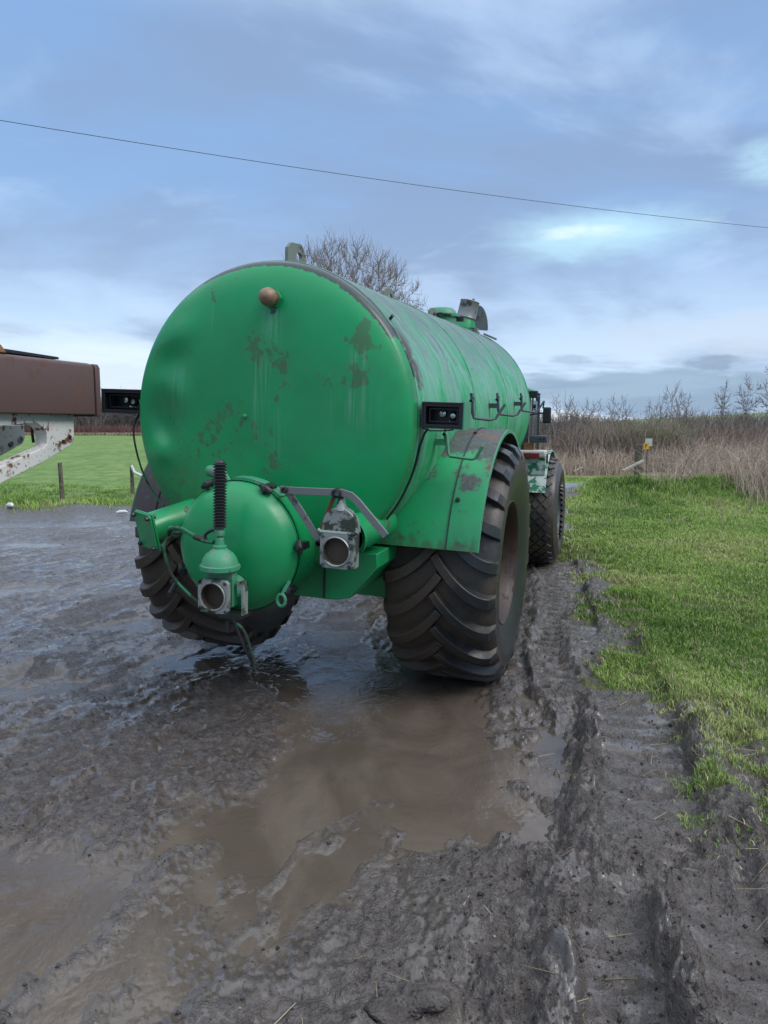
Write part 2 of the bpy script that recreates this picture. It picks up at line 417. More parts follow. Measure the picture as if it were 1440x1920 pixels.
M_dog = mat_tint('red_stems', [(0, (.11, .06, .06)), (.6, (.19, .085, .085)), (1, (.26, .17, .15))])

# ------------------------------------------------------------------ ground
WL = -0.045
PUD = [(-.75, 4.9), (-.2, 5.5), (.8, 5.2), (.72, 4.4), (.62, 3.8), (.58, 3.25), (.46, 2.80), (.25, 2.80), (.02, 2.62), (-.25, 2.35), (-.50, 2.15), (-.62, 2.3), (-.60, 2.9), (-.42, 3.6), (-.55, 4.3)]
VERGE = [(1.35, .5), (1.45, 2.2), (1.62, 3.1), (1.78, 4.0), (1.74, 5.0), (1.95, 6.2), (2.15, 7.5), (2.45, 9.2), (2.85, 11.5), (3.3, 14.5), (4.3, 17.5)]
RUT1 = [(2.35, 11.5), (2.05, 9.2), (1.82, 7.6), (1.50, 6.1), (1.27, 5.2), (1.10, 4.4)]
RUT2 = [(1.80, 6.6), (1.60, 5.2), (1.44, 4.4), (1.21, 3.4), (1.02, 2.6), (.92, 1.9), (.85, .8)]
RIDGE1 = [(1.52, 4.6), (1.38, 4.0), (1.13, 3.3), (.95, 2.75)]
RIDGE2 = [(1.82, 4.6), (1.62, 3.9), (1.38, 3.2), (1.19, 2.65)]
RIDGE3 = [(.66, 2.75), (.60, 2.4), (.50, 2.05)]
RIDGE4 = [(1.12, 2.35), (.92, 1.95), (.80, 1.6)]
def verge_x(y):
    return np.interp(y, [p[1] for p in VERGE], [p[0] for p in VERGE])
def grass_amount(x, y):
    gx = sstep(-.45, .28, x - verge_x(y) + fbm(x, y, .8, 4) * np.where(y < 6, .45, .85) + .16 * sstep(5.5, 4.5, y) + fbm(x, y, .20, 4, .6) * .50)
    gx = gx * sstep(26., 24., y) * sstep(2.5, 3.1, y)
    dt, _, _ = pline(x, y, [(1.5, 10), (2.4, 13.0), (2.9, 16.0), (3.0, 19.0)]); gx = gx * sstep(.45, .85, dt + fbm(x, y, .5, 3) * .5)
    # worn strip between the ruts and the verge
    lf = sstep(-.9, .6, y - 13.7 - np.clip(-x - 2, 0, 30) * .02 + fbm(x, y, 1.4, 4) * 2.2) * (x < 2.6)
    far = sstep(24, 26, y)
    return np.clip(np.maximum(np.maximum(gx, lf), far), 0, 1)
def road_mask(x, y):
    d, _, _ = pline(x, y, [(40, 24.5), (14, 20.6), (6, 19.0), (2.2, 20.5), (0, 26), (-.6, 60)])
    d2, _, _ = pline(x, y, [(2.6, 13.0), (3.2, 16.5), (4, 19.0)])
    return sstep(2.6, 2.0, d), sstep(.7, .3, d2) * 0
def groove(h, x, y, path, hw, floor, bR, bL, y0, y1, pr, period, wet=0., keep=.15):
    d, s, a = pline(x + fbm(x, y, .9, 3) * .05, y, path); t = -s
    fade = sstep(y0, y0 + .35, y) * sstep(y1, y1 - .6, y)
    e = fbm(x, y, .10, 4, .65) * .035
    w = sstep(hw + .03, hw - .008, np.abs(t + e)) * fade
    bars = sstep(.30, .60, np.abs(((a / period + np.abs(t) * 1.5 / .2 * .2) % 1) - .5) * 2)
    fl = floor + pr * (bars - .5) * (.6 + .8 * sstep(-.2, .2, fbm(x, y, .45, 2))) + fbm(x, y, .12, 4) * .012
    clod = np.clip(.55 + np.abs(fbm(x, y, .085, 4, .6)) * 1.5 + fbm(x, y, .33, 3) * 1.1, 0, 2)
    br = np.exp(-((t - hw - .085) / .075) ** 2) * (t > hw * .6); bl = np.exp(-((t + hw + .065) / .055) ** 2) * (t < -hw * .6)
    h = h + fade * (1 - w) * clod * (bR * br + bL * bl)
    h = h * (1 - w * (1 - keep)) + w * fl
    return h, w, bars * w, np.clip(br * bR + bl * bL, 0, 1) * fade * clod * 9
def height(x, y):
    x = np.asarray(x, float); y = np.asarray(y, float)
    r = np.hypot(x, y); near = sstep(16, 7, r); nn = sstep(9, 3.5, r)
    g = grass_amount(x, y)
    m = 1 - g
    h = -.012 + fbm(x, y, 2.4, 3) * .050
    h = h + .006 * sstep(-.4, -2.5, x) * sstep(2.6, 4.5, y) - .026 * sstep(-.35, -1.1, x) * sstep(3.6, 2.4, y) + fbm(x, y, .9, 3) * .022 * sstep(.2, -.5, x)
    h += .045 * sstep(.3, 1.2, x) * sstep(3.2, 2.2, y) + .03 * sstep(.1, .5, x) * sstep(2.6, 2.3, y)
    h = h + .055 * sstep(.95, 1.35, x + fbm(x, y, .6, 3) * .25) * sstep(5.2, 4.2, y)
    # churned surface
    churn = .35 + .65 * sstep(.2, .9, x + fbm(x, y, 1.2, 2) * .6)
    churn = np.maximum(churn, .75 * sstep(3.4, 2.2, y) * sstep(-.2, .4, x))
    rid = .38 + np.abs(fbm(x, y, .30, 4, .55)) * .9 - .15
    h += m * near * (np.clip(churn - .3, 0, 1) * (rid - .38) * .06 + churn * fbm(x, y, .16, 5, .66) * (.030 + .035 * sstep(.0, .5, x)))
    h += m * nn * (np.abs(fbm(x, y, .085, 5, .68)) * .046 * np.clip(churn - .4, 0, 1) + fbm(x * .8, y * .5, .045, 4, .7) * .012 + fbm(x, y, .03, 3, .65) * .010 * (.4 + churn))
    cl = vnoise(x / .075 + 40, y / .075) ; h += m * nn * churn * np.clip(cl - .18, 0, 1) * .05
    # ploughed-up slabs running with the ruts
    ru, rv = x * .28 + y * .96, x * .96 - y * .28
    sl = fbm(rv, ru * .30, .20, 4, .6); h += m * near * churn * (np.sign(sl) * np.abs(sl) ** .7 * .050 + (np.floor(fbm(rv, ru * .6, .33, 3) * 7) / 7) * .035)
    # faint tyre lines across the left of the yard
    u_ = x * .42 + y * .91; v_ = x * .91 - y * .42; lw_ = sstep(.5, -.5, x)
    h += m * near * lw_ * (fbm(v_, u_ * .22, .11, 4, .6) * (.030 - .015 * sstep(3.6, 2.4, y)) + fbm(v_, u_ * .3, .75, 3) * .030)
    # main puddle basin
    pm = softpoly(x + fbm(x, y, .45, 5, .62) * .28, y + fbm(y, x, .45, 5, .62) * .28, PUD, .20)
    h = h * (1 - .60 * pm) - (.060 - .016 * sstep(3.6, 2.3, y)) * pm + pm * (fbm(x, y, .33, 4, .6) * .030 + fbm(rv, ru * .35, .13, 4, .65) * .035) * sstep(4.4, 2.6, y) 
    pale = 0
    for bx, by, bs, ba, bd in ((.93, 4.50, .08, .20, .07), (.84, 3.85, .06, .26, .065), (.90, 3.40, .05, .18, .055), (.60, 2.98, .10, .17, .06), (-2.1, 6.1, .5, .35, .06), (-2.1, 4.6, .45, .25, .06), (-4.6, 10.3, .8, .5, .07), (-1.3, 5.2, .5, .3, .05), (-.35, 6.0, .45, .7, .06), (-3.2, 7.5, .7, .3, .05), (.1, 8.2, .6, 1.2, .05), (-1.35, 2.35, .32, .3, .04), (-.85, 2.95, .25, .2, .03), (-5.5, 12.4, 1.2, .35, .05)):
        u = x - bx + fbm(x, y, .35, 4) * .25; v = y - by + fbm(y, x, .35, 4) * .25
        h = h - bd * np.exp(-(u / bs) ** 2 - (v / ba) ** 2)
    # ruts
    hump = 0
    for args in ((RUT1, .20, -.034, .040, .030, 4.35, 11.5, .040, .165), (RUT2, .19, .0, .048, .040, 2.62, 6.2, .014, .19),
                 ([(1.30, 2.75), (1.12, 2.2), (1.0, 1.7), (.95, 1.0)], .17, .0, .032, .036, 1.2, 2.75, .016, .16), ([(.86, 2.7), (.72, 2.2), (.62, 1.7), (.6, 1.0)], .10, .0, .03, .055, 1.2, 2.7, .012, .13),
                 ([(.98, 5.6), (.86, 4.9), (.80, 4.5)], .08, -.035, .02, .015, 4.5, 5.8, .03, .10)):
        h, w, bars, bm_ = groove(h, x, y, *args); hump = np.maximum(hump, bm_); pale = np.maximum(pale, bars * .5)
    pale = np.maximum(pale, sstep(.25, .8, hump) * .8)
    # parallel tread lines lower right
    d, s, a = pline(x, y, [(1.75, 3.0), (1.45, 2.2), (1.25, 1.4)])
    h += sstep(.35, .2, d) * np.sin(s * 62) * .016 * sstep(3.3, 2.9, y)
    # grass
    h += g * near * (fbm(x, y, .5, 4) * .05 + .03)
    h += g * sstep(2, 6, y) * (fbm(x, y, 3.5, 3) * .09)
    h += .52 * np.exp(-(((x - 6.8) / 2.7) ** 2 + ((y - 17.3) / 1.5) ** 2)) + .18 * np.exp(-(((x - 4.9) / .9) ** 2 + ((y - 16.4) / .9) ** 2))
    h += sstep(15, 21, y) * sstep(9, 13, x) * .10
    rm, rm2 = road_mask(x, y); h = h * (1 - np.maximum(rm, rm2)) 
    h += sstep(26, 60, y) * sstep(3, 20, x) * .3
    h += np.exp(-(((x + 6.5) / 3.0) ** 2 + ((y - 14.6) / .5) ** 2)) * .06
    silt = sstep(.024, .004, h - WL + fbm(x, y, .06, 3) * .012) * (1 - g)
    wet = sstep(.9, -.6, x + fbm(x, y, 1.4, 3) * 1.2) * .55 + .45 + sstep(.0, -.05, h) * .35 + pale * .2
    wet = wet * (1 - .55 * sstep(8.5, 12.5, y + fbm(x, y, 2.5, 3) * 5))
    tan = np.exp(-((y - 14.1 - fbm(x, y, 1, 2)) / .8) ** 2) * (x < 2) * .8 + np.exp(-(((x - verge_x(y))) / .35) ** 2) * .5 + sstep(23, 25, y) * sstep(3, 5, x) * sstep(40, 30, y)
    return h, g, np.clip(wet, 0, 1), np.clip(pale, 0, 1) * (1 - silt) - silt, np.clip(tan, 0, 1)
def zat(x, y): return float(height(np.array([x]), np.array([y]))[0][0])

radii = [0.]; r = .5
while r < 24: radii.append(r); r *= 1.0047
while r < 3200: radii.append(r); r *= 1.035
radii = np.array(radii[1:])
ang = np.concatenate([np.linspace(-40, 40, 640), np.linspace(40, 320, 110)[1:-1]])
ang = np.radians(ang)
RR, AA = np.meshgrid(radii, ang, indexing='ij')
X = RR * np.sin(AA); Y = RR * np.cos(AA)
H, G, WET, PALE, TAN = height(X, Y)
nr, na = X.shape
V = np.stack([X, Y, H], -1).reshape(-1, 3)
V = np.concatenate([V, [[0, 0, H[0].mean()]]])
i = np.arange(nr - 1)[:, None]; j = np.arange(na)[None, :]; j2 = (j + 1) % na
F = np.stack([i * na + j, i * na + j2, (i + 1) * na + j2, (i + 1) * na + j], -1).reshape(-1, 4)[:, ::-1]
cj = np.arange(na); capF = np.stack([np.full(na, nr * na), cj, (cj + 1) % na, (cj + 1) % na], 1)
att = {k: np.append(v.ravel(), 0) for k, v in dict(grass=G, wet=WET, pale=PALE, tan=TAN).items()}
ground = np_mesh('ground', V, F, M_ground, att, smooth=True)
tag(ground, kind='structure')
me = bpy.data.meshes.new('x'); bpy.data.meshes.remove(me)

# water surface of the puddles: one flat sheet at water level, only seen where the mud dips below it
pts = []
for k in range(64):
    q = 2 * math.pi * k / 64
    pts.append((-2.2 + 4.6 * math.cos(q) * (1 + .1 * math.sin(3 * q)), 6.6 + 6.1 * math.sin(q), WL))
me = bpy.data.meshes.new('puddle_water'); me.from_pydata(pts, [], [tuple(range(64))]); me.materials.append(M_water)
o = bpy.data.objects.new('puddle_water', me); link(o); tag(o, kind='structure')

# road ribbon
def ribbon(name, pts, w, z, mat):
    P_ = [Vector((a, b, 0)) for a, b in pts]; L = []; R_ = []
    for k, p in enumerate(P_):
        d = (P_[min(k + 1, len(P_) - 1)] - P_[max(k - 1, 0)]).normalized(); nrm = Vector((-d.y, d.x, 0))
        L.append(p + nrm * w); R_.append(p - nrm * w)
    vs = [(*(v.xy), z) for v in L] + [(*(v.xy), z) for v in R_]; nN = len(P_)
    me = bpy.data.meshes.new(name); me.from_pydata(vs, [], [(k, k + 1, nN + k + 1, nN + k) for k in range(nN - 1)]); me.materials.append(mat)
    fix_normals(me)
    o = bpy.data.objects.new(name, me); link(o); tag(o, kind='structure'); return o
ribbon('road', [(40, 24.5), (27, 22.5), (14, 20.6), (9, 19.6), (6, 19.0), (4.2, 19.2), (2.6, 20.2), (1.2, 22.4), (0, 26), (-.4, 40), (-.6, 60)], 1.9, .012, M_road)

# hill far right
hx, hy = np.meshgrid(np.linspace(40, 900, 60), np.linspace(180, 700, 40), indexing='ij')
hz = 15. * np.exp(-((hx - 330) / 190) ** 2 - ((hy - 330) / 130) ** 2) + fbm(hx, hy, 120, 3) * 1.2 - .6
nn_ = hx.shape; i = np.arange(nn_[0] - 1)[:, None]; j = np.arange(nn_[1] - 1)[None]
F = np.stack([i * nn_[1] + j, (i + 1) * nn_[1] + j, (i + 1) * nn_[1] + j + 1, i * nn_[1] + j + 1], -1).reshape(-1, 4)
tag(np_mesh('hill', np.stack([hx, hy, hz], -1).reshape(-1, 3), F, M_hill, smooth=True), kind='structure')

# ------------------------------------------------------------------ vegetation
def blades(name, x, y, z, hgt, wid, tint, mat, lean=.5, rng=_rng):
    n_ = len(x); a = rng.random(n_) * 2 * np.pi; la = rng.random(n_) * 2 * np.pi; ll = hgt * lean * rng.random(n_)
    dx, dy = np.cos(a) * wid / 2, np.sin(a) * wid / 2; lx, ly = np.cos(la) * ll, np.sin(la) * ll
    b = np.stack([x, y, z], 1); w = np.stack([dx, dy, 0 * dx], 1)
    mid = b + np.stack([lx * .35, ly * .35, hgt * .6], 1); top = b + np.stack([lx, ly, hgt * (1 - .3 * (ll / hgt))], 1)
    V = np.stack([b - w, b + w, mid + w * .7, mid - w * .7, top], 1).reshape(-1, 3)
    k = np.arange(n_)[:, None] * 5
    F = np.concatenate([k + [0, 1, 2], k + [0, 2, 3], k + [3, 2, 4]])
    return np_mesh(name, V, F, mat, dict(tint=np.repeat(tint, 5)))
def scatter_grass(n_, x0, x1, y0, y1, pw):
    u = _rng.random(n_); y = y0 * (y1 / y0) ** u if pw else y0 + (y1 - y0) * u
    x = x0 + (x1 - x0) * _rng.random(n_); return x, y
# verge blades, thinning with distance
xs, ys = [], []
N = 620000
u = _rng.random(N); y = 2.6 * (23.5 / 2.6) ** u; t = _rng.random(N)
xl = verge_x(y) - .4; xr = np.minimum(y * .66 + 1.0, 15.); x = xl + (xr - xl) * t
keep = _rng.random(N) < np.clip((xr - xl) / (y * .55), .1, 1)
x, y = x[keep], y[keep]
H_, G_, _, _, _ = height(x, y)
clump = fbm(x, y, .22, 3); rmk = road_mask(x, y)[0] + road_mask(x, y)[1]
keep = (_rng.random(len(x)) < (G_ ** 1.5) * (.66 + clump * 1.2)) & (rmk < .3)
x, y, z, cl, gg = x[keep], y[keep], H_[keep], clump[keep], G_[keep]
hh = (.020 + .024 * _rng.random(len(x)) + .035 * np.clip(cl, 0, 1)) * (1 + .045 * y) * (.6 + .4 * gg)
mound = np.exp(-(((x - 6.5) / 3.2) ** 2 + ((y - 17) / 1.8) ** 2)); hh *= 1 + 2.0 * mound
tt = np.clip(.50 + fbm(x, y, 1.3, 4) * .75 + (_rng.random(len(x)) - .5) * .45 - mound * .22, 0, .94)
tt = np.where(_rng.random(len(x)) < .05 + .25 * (1 - gg) + .10 * (fbm(x, y, .6, 3) > .15), 1., tt)
g_ = blades('verge_grass', x, y, z - .004, hh, .0024 + .0008 * y, tt, M_blade, .9)
tag(g_, kind='stuff')
# field edge on the left: rough tufts
N = 90000
y = 12.8 + 10 * _rng.random(N) ** 1.6; x = -12 + 14.5 * _rng.random(N)
H_, G_, _, _, _ = height(x, y); clump = fbm(x, y, .5, 3)
keep = (_rng.random(N) < G_ * (.40 + clump * 1.6) * (.25 + sstep(23, 15, y))); x, y, z, cl = x[keep], y[keep], H_[keep], clump[keep]
hh = (.03 + .04 * _rng.random(len(x)) + .10 * np.clip(cl, 0, 1)) * (1 + .9 * np.exp(-((y - 14.8) / .9) ** 2)) * sstep(24, 17, y)
tt = np.clip(.30 + fbm(x, y, 1.2, 3) * .6 + (_rng.random(len(x)) - .5) * .4 + .35 * np.exp(-((y - 14.3) / .8) ** 2) * (_rng.random(len(x)) < .6), 0, 1)
tag(blades('field_edge_grass', x, y, z, hh, .016, tt, M_blade, .9), kind='stuff')

def prisms(name, segs, mat, tints, parent=None):
    """segs (n,8): p0 p1 r0 r1 -> three-sided twigs"""
    S = np.asarray(segs, float); p0, p1, r0, r1 = S[:, :3], S[:, 3:6], S[:, 6], S[:, 7]
    d = p1 - p0; d /= np.linalg.norm(d, axis=1)[:, None] + 1e-9
    ref = np.where(np.abs(d[:, 2:3]) < .9, [[0, 0, 1.]], [[1., 0, 0]]); a = np.cross(d, ref); a /= np.linalg.norm(a, axis=1)[:, None] + 1e-9
    b = np.cross(d, a); V = []
    for p, r_ in ((p0, r0), (p1, r1)):
        for k in range(3):
            q = 2 * math.pi * k / 3; V.append(p + (a * math.cos(q) + b * math.sin(q)) * r_[:, None])
    V = np.stack(V, 1).reshape(-1, 3); k = np.arange(len(S))[:, None] * 6
    F = np.concatenate([k + [0, 1, 4, 3], k + [1, 2, 5, 4], k + [2, 0, 3, 5]])
    return np_mesh(name, V, F, mat, dict(tint=np.repeat(tints, 6)), parent=parent)

def grow(rng, p, d, L, r, lev, maxlev, out, up=.25, spread=.6, kids=(3, 5), curv=.18, segs=4, rmin=.004):
    d = d / np.linalg.norm(d); rr = r
    for s in range(segs):
        d2 = d + rng.normal(0, curv, 3) + np.array([0, 0, up * .25]); d2 /= np.linalg.norm(d2)
        q = p + d2 * L / segs; r2 = max(rr * (.86 if lev < maxlev else .75), rmin * .6)
        out.append((*p, *q, max(rr, rmin), r2)); 
        if lev < maxlev and (s > 0 or lev > 0):
            for _ in range(rng.integers(kids[0], kids[1] + 1) if s < segs - 1 or True else 0):
                if rng.random() < .55:
                    v = rng.normal(0, 1, 3); v -= d2 * (v @ d2); v /= np.linalg.norm(v)
                    nd = d2 * (1 - spread * .5) + v * spread + np.array([0, 0, up])
                    grow(rng, q, nd, L * rng.uniform(.42, .68), r2 * .55, lev + 1, maxlev, out, up, spread, kids, curv, 3, rmin)
        p, d, rr = q, d2, r2

def bare_tree(x, y, hgt, seed, label, maxlev=3, trunk=.3, rmin=.012, r0=None, name='bare_tree', spread=.6, up=.3, stems=1, group=None, cat='tree', kids=(2, 4), mat=None):
    rng = np.random.default_rng(seed); z = zat(x, y) - .05
    root = empty(name, (x, y, z)); out = []
    r0 = r0 or hgt * .022
    for k in range(stems):
        q = rng.random() * 6.28
        grow(rng, np.array([.0 + (.15 * math.cos(q) if stems > 1 else 0), .15 * math.sin(q) if stems > 1 else 0, 0.]), np.array([.25 * math.cos(q) * (stems > 1), .25 * math.sin(q) * (stems > 1), 1.]), hgt * .58, r0, 0, maxlev, out, up, spread, kids, .10, 6, rmin)
    S = np.array(out); zt = S[:, 5].max(); S[:, :6] *= hgt / zt
    thick = np.arange(len(S)) < 2
    tn = rng.random(len(S)) * .7 + .2
    prisms('trunk', S[thick], mat or M_bark, tn[thick], root)
    prisms('crown', S[~thick], mat or M_bark, tn[~thick], root)
    tag(root, label, cat, group); return root

# the big bare tree behind the tanker
BT = empty('bare_tree', (-1.95, 35, zat(-1.95, 35) - .05))
def split_tree(rng, pts, pos, r, out, rmin, lvl=0):
    n_ = len(pts)
    if n_ == 1:
        seg_path(rng, pos, pts[0], rmin * 1.3, rmin * .6, out, .06); return
    cen = pts.mean(0); frac = .42 if lvl else .3
    nxt = pos + (cen - pos) * frac if n_ > 2 else pos + (cen - pos) * .5
    r2 = max(rmin * 1.2, r * .93); seg_path(rng, pos, nxt, r, r2, out, .05)
    k = 2 if n_ < 6 or rng.random() < .6 else 3
    c = pts[rng.choice(n_, k, replace=False)]
    for _ in range(4):
        lab = np.argmin(((pts[:, None] - c[None]) ** 2).sum(-1), 1)
        for q in range(k):
            if (lab == q).any(): c[q] = pts[lab == q].mean(0)
    for q in range(k):
        sub = pts[lab == q]
        if len(sub): split_tree(rng, sub, nxt, max(rmin, r2 * (len(sub) / n_) ** .46), out, rmin, lvl + 1)
def seg_path(rng, a, b_, r0, r1, out, wob):
    L = np.linalg.norm(b_ - a); m_ = 3 if L > .5 else 2; p = a
    for q in range(1, m_ + 1):
        t = q / m_; t2 = a + (b_ - a) * t + (rng.normal(0, wob * L, 3) if q < m_ else 0); t2[2] -= .0
        out.append((*p, *t2, r0 + (r1 - r0) * (q - 1) / m_, r0 + (r1 - r0) * t)); p = t2
rng = np.random.default_rng(12); m_ = 3700
v = rng.normal(0, 1, (m_, 3)); v /= np.linalg.norm(v, axis=1)[:, None]; rad_ = rng.random(m_) ** .38
cr = v * rad_[:, None] * np.array([3.9, 3.4, 4.1]) * (1 + .05 * np.sin(5 * np.arctan2(v[:, 1], v[:, 0])))[:, None] + np.array([.1, 0, 5.95]); cr = cr[cr[:, 2] > 3.4]
out = []; split_tree(rng, cr, np.array([0, 0, 2.6]), .17, out, .0085); out = np.array(out)
# fine upward end shoots
tips = out[out[:, 6] < .02]; tips = tips[rng.random(len(tips)) < .75]; e = rng.normal(0, .10, (len(tips), 3)); e[:, 2] = rng.uniform(.12, .42, len(tips)); e += (tips[:, 3:6] - tips[:, :3]) * .4
sh = np.concatenate([tips[:, 3:6], tips[:, 3:6] + e, np.full((len(tips), 1), .007), np.full((len(tips), 1), .004)], 1); S = np.concatenate([out, sh])
prisms('trunk', [(0, 0, 0, .03, 0, 1.2, .24, .21), (.03, 0, 1.2, 0, 0, 2.65, .21, .17)], M_bark, np.full(2, .4), BT); prisms('crown', S, M_bark, rng.random(len(S)) * .7 + .15, BT)
tag(BT, 'large bare rounded tree rising behind the top of the green tanker', 'tree'); print('tree segs', len(S))

def arching(rng, n_, cx, cy, sx, sy, hgt, r_, segs=5, run=1.):
    """arching stems: returns segs"""
    x = cx + sx * rng.uniform(-1, 1, n_); y = cy + sy * rng.uniform(-1, 1, n_); z = height(x, y)[0] - .03
    a = rng.random(n_) * 6.283; L = hgt * rng.uniform(.5, 1.15, n_); ru = run * L * rng.uniform(.2, 1.1, n_); out = []
    side = rng.normal(0, .18, n_) * L; P_ = []
    for t in np.linspace(0, 1, segs + 1):
        f = ru * t ** 1.5; zz = z + L * (1.75 * t - .95 * t ** 2 * (.5 + .5 * ru / L / max(run, .1))) 
        P_.append(np.stack([x + np.cos(a) * f - np.sin(a) * side * t * t, y + np.sin(a) * f + np.cos(a) * side * t * t, np.maximum(zz, z + .02)], 1))
    R = r_ * rng.uniform(.6, 1.4, n_)
    for k in range(segs):
        out.append(np.concatenate([P_[k], P_[k + 1], (R * (1 - .8 * k / segs))[:, None], (R * (1 - .8 * (k + 1) / segs))[:, None]], 1))
    return np.concatenate(out), segs
def thicket(name, specs, mat, seed, label=None):
    rng = np.random.default_rng(seed); S = []; T_ = []
    for (n_, cx, cy, sx, sy, hgt, r_, run, t0, t1) in specs:
        s, k = arching(rng, n_, cx, cy, sx, sy, hgt, r_, 5, run); S.append(s); T_.append(np.tile(rng.uniform(t0, t1, n_), k))
    o = prisms(name, np.concatenate(S), mat, np.concatenate(T_)); tag(o, kind='stuff'); return o
# brambles on the right beyond the verge
sp = []
for k in range(26):
    q = random.random(); cx = 6.9 + 8 * q; cy = 15.6 + 1.5 * random.random() + (0 if cx > 7.5 else 1.6) - .15 * max(0, cx - 8)
    sp.append((190, cx, cy, .9, .9, random.uniform(.75, 1.25), .0055, 1.0, .25, 1.))
for k in range(12):
    cx = 8 + 9 * random.random(); sp.append((130, cx, 19 + 2.5 * random.random(), 1.1, 1.1, random.uniform(1.1, 1.6), .007, .7, .0, .7))
thicket('bramble_thicket', sp, M_bramble, 3)
# dry reeds and grass beyond the road
sp = []
for k in range(46):
    cx = 2.5 + 24 * k / 46; sp.append((260, cx, 25.6 + random.uniform(-.5, 1.2) + .03 * cx, .8, .8, random.uniform(.45, .95), .008, .6, .3, 1.))
thicket('dry_reeds', sp, M_bramble, 7)
# dense twiggy scrub
sp = []
for k in range(90):
    cx = 2.5 + 34 * random.random(); cy = 27.5 + 7 * random.random()
    ht = random.uniform(.8, 1.8) * (1 if cx < 15 else .8) * (1.0 if cx > 6 else .85)
    sp.append((330, cx, cy, 1.3, 1.3, ht * .95, .011, .45, .0, .9))
for k in range(10):
    sp.append((260, 9.3 + random.uniform(-1.3, 1.3), 28.5, 1., 1., 1.6, .012, .5, .9, 1.))
thicket('scrub', sp, M_scrub, 9)
# bare shrubs and saplings standing up out of the scrub: (px-derived bearing as x at y), height
sap = [(7.75, 33, 3.05, 'slim bare sapling nearest the tractor mirror, behind the scrub', 2),
       (8.6, 33, 2.75, 'bushy dark bare shrub just right of the slim sapling by the tractor', 6),
       (10.1, 34, 2.85, 'small bare sapling standing above the scrub left of the marker post', 1),
       (11.1, 35, 2.85, 'low bare twiggy tree directly behind the marker post', 2),
       (12.2, 35, 2.75, 'wide bare shrub right of the marker post, left of the tallest middle tree', 3),
       (13.1, 35, 3.35, 'tallest bare tree in the middle of the scrub skyline', 3),
       (14.1, 36, 2.9, 'thin bare tree right beside the tallest middle tree', 2),
       (15.0, 34, 3.3, 'thin bare sapling left of the tall tree above the bramble thicket', 1),
       (15.9, 34, 3.5, 'forked bare sapling leaning toward the tall tree above the bramble thicket', 2),
       (16.6, 33, 3.95, 'tall bare tree rising highest above the bramble thicket', 3),
       (17.3, 32, 3.75, 'many stemmed bare tree farthest right along the scrub', 3)]
for k, (x, y, hg, lb, st) in enumerate(sap):
    rng = np.random.default_rng(140 + k); root = empty('bare_tree', (x, y, zat(x, y) - .05)); out = []; hg *= 1.04
    m_ = (110 + 70 * st) * (2 if x > 14.5 else 1); v = rng.normal(0, 1, (m_, 3)); v /= np.linalg.norm(v, axis=1)[:, None]
    wv = (.34 + .17 * st) * rng.uniform(.85, 1.15); cr = v * (rng.random(m_) ** .5)[:, None] * np.array([wv, wv * .8, hg * .36]) + np.array([rng.normal(0, .12), 0, hg * .66])
    cr[:, :2] *= (.45 + .75 * np.clip(cr[:, 2:3] / hg, 0, 1.) ** 1.2); cr[:, 2] *= 1 + .06 * np.sin(cr[:, 0] * 9 + k)
    split_tree(rng, cr, np.array([0, 0, hg * .18]), .035, out, .0065); S = np.array(out)
    prisms('trunk', [(0, 0, 0, 0, 0, hg * .19, .045, .036)], M_bark, np.array([.4]), root); prisms('crown', S, M_bark, rng.random(len(S)) * .6 + .1, root)
    tag(root, lb, 'tree', 'bare trees above the scrub')
# sapling stems in the verge grass
bare_tree(5.15, 11.4, .62, 77, 'single dead twiggy stem poking out of the verge grass', maxlev=2, rmin=.003, r0=.006, spread=.5, up=.3, kids=(1, 2), name='dead_stem', cat='plant')
bare_tree(6.9, 14.3, 1.35, 78, 'thin dark bramble shoot in front of the pale thicket', maxlev=2, rmin=.005, r0=.012, spread=.35, up=.5, kids=(1, 2), name='bramble_shoot', cat='plant')

# far wood across the left field
rng = np.random.default_rng(21); S = []; T_ = []
for k in range(150):
    cx = rng.uniform(-95, 8); cy = 126 + rng.uniform(0, 22); hg = rng.uniform(5.0, 8.6) * (.85 + .2 * math.sin(cx * .13 + 1)); t0 = rng.choice([.1, .4, .6, .95])
    s, kk = arching(rng, 260, cx, cy, 3.2, 3, hg * .8, .05, 4, .9); S.append(s); T_.append(np.tile(np.clip(rng.normal(t0, .18, 260), 0, 1), kk))
tag(prisms('far_wood', np.concatenate(S), M_far, np.concatenate(T_)), kind='stuff')
sp = [(240, cx, 122 + random.random() * 2, 2, 1, 1.5, .035, .3, 0., 1.) for cx in np.arange(-80, 6, 1.7)]
thicket('red_stemmed_hedge', sp, M_dog, 22)
N = 30000; x = rng.uniform(-85, 10, N); y = rng.uniform(117, 119.5, N); 
tag(blades('pale_field_margin', x, y, 0 * x, rng.uniform(.2, .55, N), .12, rng.random(N), M_tanblade), kind='stuff')
# hedge closing the view behind the trees on the right and behind the tanker
rng = np.random.default_rng(25); S = []; T_ = []
for k in range(70):
    cx = rng.uniform(-8, 45); cy = 60 + rng.uniform(0, 8); hg = rng.uniform(1.5, 2.4)
    s, kk = arching(rng, 200, cx, cy, 2, 2, hg, .03, 4, .4); S.append(s); T_.append(np.tile(rng.uniform(.1, .8, 200), kk))
tag(prisms('distant_hedge', np.concatenate(S), M_far, np.concatenate(T_)), kind='stuff')

